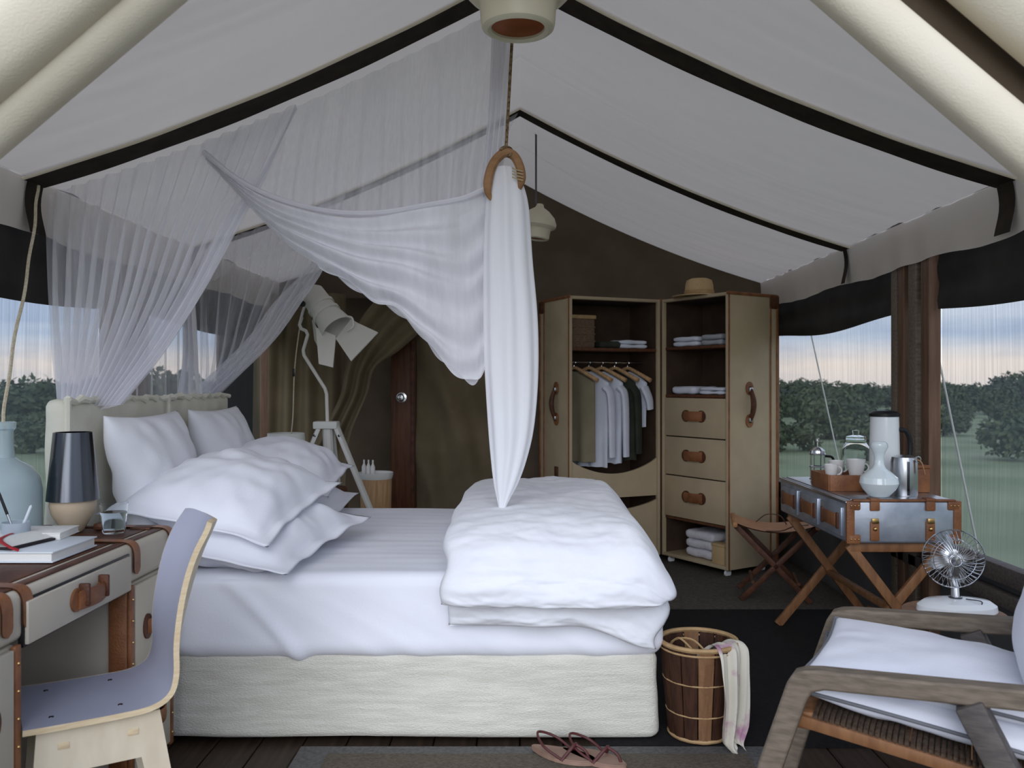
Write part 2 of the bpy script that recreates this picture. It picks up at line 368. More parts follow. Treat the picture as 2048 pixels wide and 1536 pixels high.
# dark webbing ribs over the roof cloth (each with a tab that runs down the valance) and cream piping on the near one
n_tr = 3
for y0, wd in ((RIB[0], 0.15), (RIB[1], 0.13)):
    for s in (-1, 1):
        m = MB(); N = 40
        def rib(u, v, s=s, y0=y0, wd=wd):
            x = s*EX*u; t = u
            w2 = wd*(0.5+0.02*sin(u*23))
            yy = y0+(v-0.5)*2*w2
            return Vector((x, yy, ZR-(ZR-ZE)*t-0.24*t*(1-t)-0.012))
        m.grid(rib, N, 1)
        m.grid(lambda u, v, s=s, y0=y0, wd=wd: rib(u, v)+Vector((0, 0, -0.006)), N, 1)
        m.grid(lambda u, v, s=s, y0=y0, wd=wd: rib(u, 0)+Vector((0, 0, -0.006*v)), N, 1)
        m.grid(lambda u, v, s=s, y0=y0, wd=wd: rib(u, 1)+Vector((0, 0, -0.006*v)), N, 1)
        # tab
        m.grid(lambda u, v, s=s, y0=y0, wd=wd: Vector((s*(EX-0.008+0.012*sin(v*4)), y0+(u-0.5)*wd*(0.75 if y0 < 4 else 0.45), ZE-0.01-0.205*v)), 3, 8)
        o = m.build('trim_%d' % n_tr, 'webbing', smooth_ang=60); struct(o); n_tr += 1
        o['label'] = 'dark webbing strap across the tent roof'
        pp = [rib(k/N, 0)+Vector((0, -0.004, -0.004)) for k in range(N+1)]
        MB().tube(pp, 0.006, 6).build('piping', 'canvas_cream', o)

# side walls: lower canvas, sill rails, posts, screens with rolled dark blinds
win = 1
for s, nm in ((1, 'right'), (-1, 'left')):
    wl = MB().box((s*(WX+0.01), (YF+YB)/2, 0.25), (0.02, YB-YF, 0.5)).build('wall_'+nm, 'canvas_wall', smooth_ang=0); struct(wl)
    MB().box((s*(WX+0.012), (YF+YB)/2, 1.93), (0.02, YB-YF, 0.44)).build('upper_panel', 'canvas_dark', wl, 0)
    MB().rbox((s*(WX-0.02), (YF+YB)/2, 0.53), (0.06, YB-YF, 0.075), 0.006).build('sill_rail', 'wood_grey_dark', wl)
    MB().rbox((s*(WX-0.03), (YF+YB)/2, 0.43), (0.05, YB-YF, 0.06), 0.006).build('lower_rail', 'wood_grey_dark', wl)
    for ya, mt in ((4.10, 'wood_post'), (4.235, 'wood_grey'), (4.36, 'wood_post'), (4.44, 'wood_grey'), (6.62, 'wood_post')):
        MB().rbox((s*(WX-0.025), ya, 1.05), (0.06, 0.085 if ya < 4.3 else 0.07, 2.1), 0.006).build('post', mt, wl)
    for ya, yb in ((YF+0.02, 4.05), (4.48, 6.58)):
        wi = bpy.data.objects.new('window_%d' % win, None); C.objects.link(wi); struct(wi); win += 1
        wi['label'] = 'tent window of insect screen under a rolled dark blind'
        def scr(u, v, s=s, ya=ya, yb=yb):
            y = lerp(ya, yb, u); z = lerp(0.55, 1.75, v)
            return Vector((s*(WX+0.004+0.012*sin(pi*u)*sin(pi*v)), y, z))
        MB().grid(scr, 16, 8).build('screen', 'insect_screen', wi, 80)
        def bl(u, v, s=s, ya=ya, yb=yb):
            y = lerp(ya, yb, u); z = lerp(2.06, 1.655+0.012*sin(y*3.1)-0.02*sin(pi*u), v)
            return Vector((s*(WX-0.012+0.006*sin(z*40)), y, z))
        MB().grid(bl, 30, 10).build('blind', 'canvas_dark', wi, 80)

# back wall with gable, leaving a door opening on the left
bw = MB()
XO0, XO1, ZO = -1.80, -0.30, 1.98
def gz(x): return ZR-(ZR-ZE)*abs(x)/EX-0.24*abs(x)/EX*(1-abs(x)/EX)
def wall_patch(x0, x1, zb, n=16):
    def fn(u, v):
        x = lerp(x0, x1, u); zt = gz(max(-EX, min(EX, x)))+0.02
        return Vector((x, YB+0.012*sin(x*5)*sin(v*pi), lerp(zb, zt, v)))
    bw.grid(fn, n, 8)
wall_patch(XO1, WX, 0.0, 24); wall_patch(XO0, XO1, ZO, 16); wall_patch(-WX, XO0, 0.0, 4)
bwo = bw.build('wall_back', 'canvas_brown', smooth_ang=80); struct(bwo)
# dim bathroom bay behind the opening
MB().box((-1.0, 8.3, 1.1), (3.2, 0.02, 2.4)).box((0.3, 7.55, 1.1), (0.02, 1.5, 2.4)).box((-2.4, 7.55, 1.1), (0.02, 1.5, 2.4)).box((-1.0, 7.55, 2.3), (3.2, 1.5, 0.02)).build('bathroom_canvas', 'canvas_brown', bwo, 0)
# door: dark timber post with knob, loose canvas door leaf beside it
dr = bpy.data.objects.new('door_1', None); C.objects.link(dr); struct(dr); dr['label'] = 'dark timber post and canvas leaf of the rear tent door'
xa, xb = (783-VX)*6.7/F, (832-VX)*6.7/F
MB().rbox(((xa+xb)/2, 6.70, 0.98), (xb-xa, 0.05, 1.96), 0.006).build('door_post', 'wood_dark', dr)
MB().rbox((xb-0.022, 6.668, 0.98), (0.03, 0.02, 1.96), 0.004).build('post_bead', 'leather_dark', dr)
kp = P(803, 795, 6.66)
MB().lathe([(0.0, 0), (0.04, 0.0), (0.04, 0.006), (0.012, 0.01), (0.012, 0.03), (0.026, 0.04), (0.03, 0.052), (0.022, 0.066), (0, 0.07)], 18, kp, Matrix.Rotation(pi/2, 3, 'X')).build('door_knob', 'chrome', dr)
def leaf(u, v):
    x = lerp(xb, -0.22, u); z = lerp(0.06, 2.0, v)
    return Vector((x, 6.72+0.055*sin((u*1.3+v*1.5)*8+1.6*nz3(u*3, v*3, 2))*(0.25+0.75*v*(1-v)*4)*0.7, z))
MB().grid(leaf, 30, 40).build('canvas_leaf', 'canvas_olive', dr, 80)
MB().rbox(((xb-0.22)/2, 6.70, 0.035), (-0.22-xb, 0.05, 0.07), 0.005).build('bottom_rail', 'wood_dark', dr)

# canvas curtain to the left of the door with a tied back flap
def folds(x0, x1, z0, z1, yb_, amp, fr, seed):
    def fn(u, v):
        x = lerp(x0, x1, u); z = lerp(z0, z1, v)
        return Vector((x, yb_+amp*sin(u*fr*2*pi+1.2*nz3(u*4, v*1.5, seed)), z))
    return fn
ct = thing('door_curtain', 'olive brown canvas curtain hung at the rear tent door, tied back', 'curtain', (0, 0, 0))
MB().grid(folds((505-VX)*6.6/F, (690-VX)*6.6/F, 0.02, 2.0, 6.62, 0.035, 4.5, 2.0), 80, 30).build('hanging_panel', 'canvas_olive', ct, 80)
A = [P(885, 625, 6.5), P(800, 700, 6.48), P(752, 735, 6.46), P(735, 790, 6.48), P(700, 880, 6.5), P(690, 1010, 6.5)]
B = [P(790, 560, 6.56), P(720, 640, 6.52), P(690, 740, 6.52), P(675, 800, 6.52), P(620, 900, 6.54), P(560, 1010, 6.56)]
def flap(u, v):
    p = lerp(interp(A, v), interp(B, v), u)
    return p+Vector((0, -0.03*sin(u*pi*5+v*2), 0))
MB().grid(flap, 40, 40).build('tied_flap', 'canvas_olive', ct, 80)

# rolled entrance flaps (front gable, near the camera)
def roll(label, pa, pb, rad, seed, group=None):
    pa, pb = Vector(pa), Vector(pb); d = (pb-pa).normalized(); yv = Vector((0, 1, 0)); nv = d.cross(yv)
    def fn(u, v):
        a = 2*pi*u; rr = rad*(1+0.10*nz3(cos(a)*1.2+seed, v*2.5, sin(a)*1.2)+0.06*max(0, sin(a*1+1.0+v*1.5+seed))**6)
        c = pa.lerp(pb, v)+Vector((0, 0, -0.05*sin(pi*v)*0.4))
        return c+(yv*cos(a)+nv*sin(a))*rr
    o = MB().grid(fn, 36, 40, wrapu=True).build('rolled_canvas_flap', 'canvas_cream', None, 80)
    tag(o, label, 'tent flap', group)
    k = pa.lerp(pb, 0.42)
    return o
def rp(px, py, d): return P(px, py, d)
DR = 1.78
def rl(label, x0, d, off, rad, s, seed):
    a = P(x0, 0, d); dirn = Vector((s*0.77, 0, -0.64))
    return roll(label, a-dirn*0.62+Vector((0, 0, off)), a+dirn*1.75+Vector((0, 0, off)), rad, seed)
rl('cream rolled canvas flap across the upper right corner, lower of two', 1726, DR, 0, 0.053, 1, 1.0)
r2_ = rl('cream rolled canvas flap at the far upper right corner, upper of two', 2042, DR-0.05, 0, 0.072, 1, 4.0)
def gap_sheet(u, v):   # brown sheet added so the gap between the two rolls looks dark
    a = P(lerp(1700, 2050, u), 0, DR+0.04); dirn = Vector((0.77, 0, -0.64))
    return a+dirn*lerp(-0.60, 1.7, v)+Vector((0, 0.012*sin(u*9+v*4), 0))
MB().grid(gap_sheet, 16, 24).build('dark_gap_sheet', 'canvas_brown', r2_, 80)
rl('cream rolled canvas flap across the upper left corner, lower of two', 262, DR, 0, 0.058, -1, 7.0)
rl('cream rolled canvas flap at the far upper left corner, upper of two', 95, DR-0.06, 0, 0.085, -1, 9.0)

# rugs and matting
tag(MB().rbox((0.1, 5.83, 0.004), (3.75, 1.80, 0.012), 0.003).build('woven_matting', 'matting_grey'), 'grey brown woven matting on the floor in front of the wardrobe trunk', 'mat')
tag(MB().rbox((1.12, 3.985, 0.004), (1.70, 1.85, 0.012), 0.003).build('black_rug', 'rug_black'), 'flat black rug on the floor between bed and trunk table', 'rug')
fr = thing('sisal_rug', 'sisal rug with grey cloth border in front of the bed', 'rug', (0.06, 2.40, 0))
MB().rbox((0, 0, 0.006), (1.68, 1.30, 0.012), 0.004).build('border', 'rug_border', fr)
MB().rbox((0, 0, 0.010), (1.46, 1.16, 0.012), 0.003).build('weave', 'rug_sisal', fr)

# guy ropes outside the screens
for a, b, l in ((P(1607, 640, 6.1), P(1690, 980, 6.1), 'pale guy rope slanting outside the farther right window'),
                (P(1870, 760, 4.15), P(1972, 1180, 4.15), 'pale guy rope slanting outside the nearer right window')):
    a.x = max(a.x, WX+0.06); b.x = max(b.x, WX+0.10); e = a+(b-a)*2.2
    e = a+(b-a)*((a.z+0.5)/(a.z-b.z))
    tag(MB().tube([a+(a-b)*0.25, a, b, e], 0.005, 6).build('guy_rope', 'white_wood'), l, 'rope')

# bushes beyond the windows
def bush_mesh(seed, m):
    rnd = random.Random(seed); blobs = []
    for k in range(9):
        a = rnd.uniform(0, 2*pi); q = rnd.uniform(0, 0.75)
        blobs.append((Vector((q*cos(a)*1.3, q*sin(a)*1.3, rnd.uniform(0.25, 0.8))), rnd.uniform(0.3, 0.5)))
    mb = MB()
    for c, rr in blobs:
        for k in range(170):
            d = Vector((rnd.gauss(0, 1), rnd.gauss(0, 1), rnd.gauss(0, 1))).normalized(); p = c+d*rr*rnd.uniform(0.75, 1.08)
            if p.z < 0.0: p.z = 0.02
            a = Vector((rnd.gauss(0, 1), rnd.gauss(0, 1), rnd.gauss(0, 1))).normalized()*0.085; b = d.cross(a).normalized()*0.05
            mb.add([p-a, p-b*0.8, p+a, p+b], [(0, 1, 2, 3)])
    return mb.mesh('foliage', m, 0)
trunk_me = MB().tube([(0, 0, -0.05), (0.03, 0, 0.25), (0.0, 0.04, 0.55)], [0.05, 0.04, 0.02], 6).mesh('stem', 'bark_bush')
variants = [bush_mesh(k, 'leaves' if k < 3 else 'leaves_far') for k in range(5)]
rb = random.Random(5)
for s in (1, -1):
    spots = []
    tries = 0
    while len(spots) < 62 and tries < 6000:
        tries += 1
        y = 20+70*rb.random(); x = s*y*rb.uniform(0.25, 0.72)
        h = rb.uniform(0.5, 0.85) if y < 36 else rb.uniform(0.95, 1.55)
        rad = h*1.9*1.25
        if any((x-a)**2+(y-b)**2 < (rad+c)**2 for a, b, c in spots): continue
        spots.append((x, y, rad))
        e = thing('bush', 'dark green bush in the scrub beyond the right windows' if s > 0 else 'dark green bush in the scrub beyond the left windows', 'bush', (x, y, -0.5), rb.uniform(0, 6), 'scrub beyond the right windows' if s > 0 else 'scrub beyond the left windows')
        e.scale = (h*rb.uniform(1.5, 1.9), h*1.7, h*rb.uniform(1.1, 1.7))
        o = bpy.data.objects.new('foliage', rb.choice(variants[:3] if y < 45 else variants)); C.objects.link(o); o.parent = e
        o = bpy.data.objects.new('stem', trunk_me); C.objects.link(o); o.parent = e
# ================================================================ BED
BX0, BX1, BY0, BY1 = -1.62, 0.50, 3.10, 4.78
ZB, ZM = 0.33, 0.612
bed = thing('bed', 'double bed with white fitted sheet, pale linen base and slipcovered headboards', 'bed', (0, 0, 0))

def soft_box(x0, x1, y0, y1, z0, z1, r, nx, ny, nzn, disp, bottom=True):
    """rounded box wrapped with displacement disp(p, n) -> Vector"""
    m = MB()
    cx, cy, cz = (x0+x1)/2, (y0+y1)/2, (z0+z1)/2; hx, hy, hz = (x1-x0)/2, (y1-y0)/2, (z1-z0)/2
    def rnd(p):
        q = Vector((max(-hx+r, min(hx-r, p.x)), max(-hy+r, min(hy-r, p.y)), max(-hz+r, min(hz-r, p.z))))
        n = (p-q)
        if n.length < 1e-9: n = Vector((0, 0, 1))
        n.normalize(); o = q+n*r
        w_ = o+Vector((cx, cy, cz))
        return w_+disp(w_, n)
    def e(u, h): return lerp(-h, h, u)
    m.grid(lambda u, v: rnd(Vector((e(u, hx), e(v, hy), hz))), nx, ny)
    m.grid(lambda u, v: rnd(Vector((e(u, hx), -hy, e(v, hz)))), nx, nzn)
    m.grid(lambda u, v: rnd(Vector((e(u, hx), hy, e(v, hz)))), nx, nzn)
    m.grid(lambda u, v: rnd(Vector((-hx, e(u, hy), e(v, hz)))), ny, nzn)
    m.grid(lambda u, v: rnd(Vector((hx, e(u, hy), e(v, hz)))), ny, nzn)
    if bottom: m.grid(lambda u, v: rnd(Vector((e(u, hx), e(v, hy), -hz))), nx, ny)
    # weld seams
    return m
def weld(o, d=1e-4):
    bm = bmesh.new(); bm.from_mesh(o.data); bmesh.ops.remove_doubles(bm, verts=bm.verts[:], dist=d)
    bmesh.ops.recalc_face_normals(bm, faces=bm.faces[:]); bm.to_mesh(o.data); bm.free()
    o.data.polygons.foreach_set('use_smooth', [True]*len(o.data.polygons))
    return o

def d_val(p, n):
    side = smooth((p.z-0.02)/0.3)
    k = 0.010*nz3(p.x*2.2, p.y*2.2, p.z*3)+0.004*nz3(p.x*9, p.y*9, p.z*12)
    flare = 0.012*(1-side)+0.010*sin(p.x*6.5+p.y*5)*(1-side)
    v = Vector((n.x, n.y, 0))*(k+flare)
    if p.z < 0.1: v.z += 0.012*nz3(p.x*2.0, p.y*2, 4.0)
    return v
o = soft_box(BX0, BX1, BY0, BY1, 0.012, ZB, 0.035, 110, 80, 24, d_val, False).build('valance_cover', 'natural_linen', bed, 0); weld(o)

def d_mat(p, n):
    k = 0.0
    if n.z < 0.6:   # tucked side: diagonal drag folds and a slight sag over the base
        h = (p.z-ZB)/(ZM-ZB)
        q = p.x*1.0+0.55*h
        k += 0.008*nz3(q*4.2, 0.4*h+p.y*4, 1.0)*(1.2-h)+0.006*max(0, nz3(q*9, 0.6*h, 7.0))*(1.1-h)
        k += 0.022*(1-h)**2*0.6
        k += 0.010*math.exp(-((p.x+1.05-0.25*(1-h))/0.03)**2)*(1-h)
        k += 0.008*math.exp(-((p.x+0.80+0.28*(h))/0.035)**2)
        k += 0.007*math.exp(-((p.x+0.62+0.55*(h-0.5))/0.05)**2)*(1-h)
    else:
        k += 0.006*nz3(p.x*1.2, p.y*5, 2.0)+0.004*nz3(p.x*2.6, p.y*13, 2.0)
    return Vector(n)*k
o = soft_box(BX0+0.01, BX1+0.012, BY0-0.008, BY1+0.008, ZB-0.008, ZM, 0.045, 150, 90, 26, d_mat).build('fitted_sheet', 'white_sheet', bed, 0); weld(o)

# two slipcovered headboards side by side
for yc, ww, sd in ((3.50, 0.86, 1.0), (4.37, 0.84, 6.0)):
    def d_hb(p, n, sd=sd):
        k = 0.008*nz3(p.x*4+sd, p.y*4, p.z*4)+0.004*nz3(p.x*14, p.y*14+sd, p.z*9)
        return Vector(n)*k
    o = soft_box(-1.715, -1.622, yc-ww/2, yc+ww/2, 0.02, 1.245, 0.035, 6, 40, 50, d_hb).build('headboard', 'headboard_linen', bed, 0); weld(o)
    # ruffled seam along the top and the outer edges
    e = []
    for k in range(25): e.append(Vector((-1.628+0.006*sin(k*1.9), yc-ww/2+0.01+(ww-0.02)*k/24, 1.238+0.006*sin(k*2.3+sd)+0.004*sin(k*5.1))))
    MB().tube(e, [0.013+0.004*sin(k*2.1+sd) for k in range(25)], 7).build('seam_ruffle', 'headboard_linen', o)
    e = [Vector((-1.626, yc-ww/2+0.01, 0.35+0.9*k/10)) for k in range(11)]
    MB().tube(e, 0.012, 7).build('seam_ruffle', 'headboard_linen', o)

# ---------------------------------------------------------------- pillows
def pillow(name, label, cat, group, mtx, a, b, t, flange=0.0, seed=0.0, mt='white_sheet', sag=0.0, wr=1.0):
    """a,b half sizes, t half thickness; flange = flat border around; mtx = placing matrix"""
    m = MB(); N = 44
    def top(sgn):
        def fn(u, v):
            x, y = u*2-1, v*2-1
            # inner body ends at 1-f
            f = flange
            xi = min(1, abs(x)/(1-f/a)) if f else abs(x); yi = min(1, abs(y)/(1-f/b)) if f else abs(y)
            body = max(0.0, (1-xi**2.6))**0.55*max(0.0, (1-yi**2.6))**0.55
            # pulled-in sides and pointed corners
            px = x*a*(1-0.07*(1-abs(x)**2)*0-0.06*(1-y*y)*abs(x)**3*0+0.0)
            ex = 1-0.055*(1-(y*y))*abs(x)**2; ey = 1-0.055*(1-(x*x))*abs(y)**2
            px, py = x*a*ex, y*b*ey
            edge = max(abs(x), abs(y)); inn = min(1.0, body*1.6)
            com = 0.008*nz3(px*7+seed, py*7, 2)*wr
            own = (0.006*nz3(px*9+seed, py*9, sgn*2)+0.004*nz3(px*20+seed, py*14, sgn*5))*wr
            own += 0.022*wr*sin(11*atan2(y, x)+3*nz3(x*2, y*2, seed))*max(0, edge-0.5)*body
            z = sgn*t*body+com+own*inn*sgn
            if f: z += 0.010*nz3(px*6+seed, py*6, 9.0)*smooth((edge-0.8)/0.2)
            if edge < 0.9999: z += sgn*0.0022
            z -= sag*((x*x)*0.6+(y*y)*0.4)
            return mtx @ Vector((px, py, z))
        return fn
    m.grid(top(1), N, N).grid(top(-1), N, N)
    o = m.build(name, mt, None, 0); weld(o, 1e-5)
    tag(o, label, cat, group)
    return o
def placed(loc, rx=0, ry=0, rz=0):
    return Matrix.Translation(Vector(loc)) @ Matrix.Rotation(rz, 4, 'Z') @ Matrix.Rotation(ry, 4, 'Y') @ Matrix.Rotation(rx, 4, 'X')

# square cushions leaning on the headboards (local z -> +x)
pillow('square_cushion', 'white square cushion leaning on the nearer headboard', 'cushion', None, placed((-1.475, 3.52, 0.895), 0, radians(76), 0), 0.295, 0.34, 0.105, 0, 3.0, 'white_linen')
pillow('square_cushion', 'white square cushion leaning on the farther headboard', 'cushion', None, placed((-1.475, 4.33, 0.895), 0, radians(76), 0), 0.295, 0.34, 0.105, 0, 13.0, 'white_linen')
# sleeping pillows, stacked two by two
pillow('sleeping_pillow', 'white flanged pillow at the bottom of the nearer stack', 'pillow', None, placed((-1.08, 3.475, 0.712), radians(4), radians(7), radians(-9)), 0.345, 0.445, 0.105, 0.055, 21.0, wr=2.0)
pillow('sleeping_pillow', 'white flanged pillow on top of the nearer stack', 'pillow', None, placed((-1.17, 3.49, 0.870), radians(9), radians(10), radians(-5)), 0.33, 0.42, 0.125, 0.05, 33.0, sag=0.03, wr=1.9)
pillow('sleeping_pillow', 'white flanged pillow at the bottom of the farther stack', 'pillow', None, placed((-1.18, 4.33, 0.708), radians(2), radians(5), radians(3)), 0.31, 0.40, 0.10, 0.055, 44.0, wr=1.7)
pillow('sleeping_pillow', 'white flanged pillow on top of the farther stack', 'pillow', None, placed((-1.20, 4.32, 0.885), radians(6), radians(8), radians(3)), 0.31, 0.39, 0.125, 0.05, 55.0, sag=0.03, wr=1.8)

# ---------------------------------------------------------------- folded duvet over the foot of the bed
def duvet_layer(name, parent, x0, x1, path, thick, seed, slope=0.0, mt='white_linen'):
    """path: list of (y,z) centre-line points from the far side to the near hanging hem"""
    pts = [Vector((0, y, z)) for y, z in path]
    m = MB(); NU, NV = 84, 150
    def fn(sgn):
        def g_(u, v):
            p = interp(pts, v); q = interp(pts, min(1, v+0.004))-interp(pts, max(0, v-0.004)); q.normalize()
            n = Vector((0, -q.z, q.y))*(-1)          # up on the flat part (path runs towards -y)
            if n.z < 0 and abs(q.y) > 0.5: n = -n
            un = abs(u*2-1); prof = max(0, 1-un**6)**0.5; pe = max(0, 1-max(0, (abs(v*2-1)-0.86)/0.14)**2)**0.5
            x = lerp(x0, x1, u); x -= 0.035*smooth((v-0.78)/0.22)*smooth((u-0.7)/0.3)
            # right side falls over the foot of the bed
            rf = smooth((u-0.80)/0.20); zdrop = -0.10*rf**1.7
            hang = smooth((v-0.72)/0.28)
            xs = x+0.03*nz3(v*6, seed, u*2)*un
            w_ = 0.014*nz3(x*4+seed, v*6, 1.0)+0.0085*nz3(x*9+seed, v*26, 2.0)+0.003*nz3(x*30, v*55, seed)
            w_ += 0.016*sin(3.1*x*pi+seed)*hang*0.5
            off = sgn*(thick*prof*pe)+(w_ if sgn > 0 else -w_*0.3)*prof
            r_ = Vector((xs, p.y, p.z))+n*off
            r_.z += zdrop*(1-hang)
            r_.z += slope*smooth((u-0.55)/0.45)*hang
            return r_
        return g_
    m.grid(fn(1), NU, NV).grid(fn(-1), NU, NV)
    o = m.build(name, mt, parent, 0); weld(o, 0.002)
    return o
dv = thing('folded_duvet', 'thick white crinkled duvet folded over the foot of the bed', 'duvet', (0, 0, 0))
zt = ZM+0.045
duvet_layer('lower_fold', dv, -0.255, 0.520, [(4.72, zt), (4.4, zt+0.005), (4.0, zt+0.005), (3.6, zt+0.005), (3.25, zt), (3.09, zt-0.04), (3.045, zt-0.13), (3.045, zt-0.215)], 0.045, 1.0, -0.085)
duvet_layer('upper_fold', dv, -0.275, 0.535, [(4.70, zt+0.07), (4.4, zt+0.083), (4.0, zt+0.088), (3.6, zt+0.088), (3.22, zt+0.08), (3.03, zt+0.03), (2.98, zt-0.06), (2.985, zt-0.125)], 0.066, 5.0, 0.0)

# ================================================================ MOSQUITO NET
net = thing('mosquito_net', 'sheer white mosquito net canopy draped over the bed and gathered', 'mosquito net', (0, 0, 0))
def ribp(px, y, dz=-0.03):
    x = (px-VX)*y/F; t = min(1, abs(x)/EX)
    return Vector((x, y, ZR-(ZR-ZE)*t-0.24*t*(1-t)+dz))
def veil(name, L, R, amp, fr, mt, seed, nu=120, nv=60, topfn=None, power=1.0):
    m = MB()
    def fn(u, v):
        a, b = interp(L, v), interp(R, v); p = lerp(a, b, u)
        if topfn:
            q = topfn(u); q0 = lerp(L[0], R[0], u); p = p+(q-q0)*(1-v)**power
        k = amp*(0.35+0.65*min(1, v*3))*sin(2*pi*fr*(u+0.02*nz3(u*6, v*2, seed))+0.6*nz3(u*9, v, seed))
        return p+Vector((0.25*k, k, 0))
    m.grid(fn, nu, nv); o = m.build(name, mt, net, 0)
    o.data.polygons.foreach_set('use_smooth', [True]*len(o.data.polygons))
    return o
def hem(pts, r_=0.016, mt='net_hem', n=50):
    o = MB().tube([interp(pts, k/n) for k in range(n+1)], r_, 8, flat=0.5).build('hem', mt, net); return o
YN = 3.46
L = [ribp(90, YN), P(92, 480, YN), P(98, 620, YN-0.05), P(108, 720, YN-0.1), P(120, 815, YN-0.16)]
L = [Vector((min(p.x, -1.74), p.y, p.z)) for p in L]
R = [ribp(592, YN), P(535, 345, YN), P(480, 445, YN-0.02), P(415, 570, YN-0.06), P(330, 700, YN-0.1), P(240, 810, YN-0.16)]
veil('front_curtain', L, R, 0.030, 15, 'net_sheer', 1.0, 170, 60, lambda u: ribp(lerp(90, 592, u), YN))
# gathered hem band along the right edge of the front curtain
R2 = [p+Vector((-0.085*min(1, i/2.0), 0.012, -0.02)) for i, p in enumerate(R)]
veil('front_curtain_hem', R2, R, 0.010, 3, 'net_hem', 2.0, 20, 50)

L = [ribp(400, YN+0.02), P(405, 322, YN+0.02), P(410, 330, YN+0.02)]
UP = [P(400, 312, YN+0.02), P(500, 400, YN+0.02), P(620, 440, YN+0.02), P(760, 455, YN+0.02), P(880, 430, YN+0.02), P(975, 395, YN+0.04)]
m = MB()
def upf(u, v):
    a = ribp(lerp(400, 1024, u), YN+0.02); b = interp(UP, u); p = lerp(a, b, v)
    k = 0.02*sin(2*pi*16*(u+0.02*nz3(u*5, v, 3)))*(0.3+0.7*v); return p+Vector((0.2*k, k, 0))
m.grid(upf, 150, 40); o = m.build('upper_panel', 'net_top', net, 0); o.data.polygons.foreach_set('use_smooth', [True]*len(o.data.polygons))
# lighter edge running along the ridge side
veil('ridge_panel', [ribp(985, YN), P(978, 200, YN), P(960, 395, YN)], [ribp(1024, YN+0.0), P(1018, 200, YN), P(1000, 395, YN)], 0.02, 4, 'net_swag', 8.0, 40, 40)

# swag: double layer pulled up to the yoke
U_ = [P(412, 308, YN-0.02), P(480, 362, YN-0.03), P(560, 400, YN-0.05), P(660, 425, YN-0.07), P(760, 428, YN-0.08), P(860, 412, YN-0.06), P(930, 398, YN-0.04), P(985, 372, YN-0.0)]
D_ = [P(410, 318, YN-0.02), P(500, 415, YN-0.05), P(575, 490, YN-0.08), P(650, 540, YN-0.11), P(740, 598, YN-0.13), P(815, 640, YN-0.12), P(880, 715, YN-0.10), P(945, 765, YN-0.06), P(980, 715, YN-0.02)]
def swag(dy, seed):
    def fn(u, v):
        a, b = interp(U_, u), interp(D_, u); p = lerp(a, b, v)
        bul = 0.10*sin(pi*v)*sin(pi*min(1, u*1.05))
        # catenary folds that fan out from the yoke
        k = 0.020*sin(2*pi*(5.5*v+1.2*u*u)+2.2*nz3(u*3, v*3, seed))*(0.25+0.75*sin(pi*min(1, u)))
        z = 0.012*sin(u*44+seed)*smooth((v-0.8)/0.2)*(u > 0.35)
        return p+Vector((0, -bul+k+dy, -0.35*k+z))
    return fn
for dy, sd in ((0.0, 1.0), (0.05, 4.0)):
    o = MB().grid(swag(dy, sd), 120, 60).build('swag', 'net_swag', net, 0); o.data.polygons.foreach_set('use_smooth', [True]*len(o.data.polygons))
hem([p+Vector((0, -0.02, 0)) for p in U_], 0.022, 'net_hem')

# tail hanging from the yoke
prof = [(338, 988, 1028), (370, 980, 1045), (420, 972, 1057), (520, 968, 1064), (620, 968, 1073), (700, 969, 1076), (780, 973, 1074), (860, 978, 1066), (920, 983, 1052), (965, 988, 1036), (1000, 995, 1018), (1026, 1000, 1006)]
TL = [P(a, y, YN) for y, a, b in prof]; TR = [P(b, y, YN) for y, a, b in prof]
def tail(u, v):
    a, b = interp(TL, v), interp(TR, v); c = (a+b)/2; rx = (b-a).length/2; ang = 2*pi*u
    f = 1+0.10*sin(ang*9+2*nz3(v*3, cos(ang), sin(ang)))*(0.4+0.6*sin(pi*v))
    dep = min(rx, 0.09)*0.8
    return c+Vector((cos(ang)*rx*(1+0.03*sin(ang*9)), -sin(ang)*dep*f-0.02, 0))
o = MB().grid(tail, 110, 70, wrapu=True).build('tail', 'net_tail', net, 0); o.data.polygons.foreach_set('use_smooth', [True]*len(o.data.polygons))

# far side of the net on the second rib
YK = 4.92
L = [ribp(395, YK), P(400, 600, YK), P(405, 700, YK), P(412, 800, YK)]
R = [ribp(690, YK), P(655, 520, YK), P(600, 610, YK-0.02), P(540, 690, YK-0.04), P(430, 795, YK-0.06)]
veil('back_curtain', L, R, 0.03, 9, 'net_back', 11.0, 110, 50, lambda u: ribp(lerp(395, 690, u), YK))
R2 = [p+Vector((-0.15*min(1, i/2.0), 0.012, 0.02)) for i, p in enumerate(R)]
veil('back_curtain_hem', R2, R, 0.012, 4, 'net_hem', 12.0, 24, 50)
UB = [P(400, 590, YK), P(500, 510, YK), P(600, 500, YK), P(720, 470, YK), P(860, 420, YK), P(975, 350, YK)]
m = MB()
def upb(u, v):
    a = ribp(lerp(392, 1036, u), YK+0.02); b = interp(UB, u); p = lerp(a, b, v)
    return p+Vector((0, 0.02*sin(2*pi*12*u)*v, 0))
m.grid(upb, 100, 20); o = m.build('back_upper_panel', 'net_back', net, 0); o.data.polygons.foreach_set('use_smooth', [True]*len(o.data.polygons))
# side behind the headboards
def sid(u, v):
    y = lerp(YN, YK, u); return Vector((-1.80+0.02*sin(u*2*pi*9), y, lerp(2.03, 1.15, v)))
o = MB().grid(sid, 90, 10).build('head_panel', 'net_back', net, 0); o.data.polygons.foreach_set('use_smooth', [True]*len(o.data.polygons))
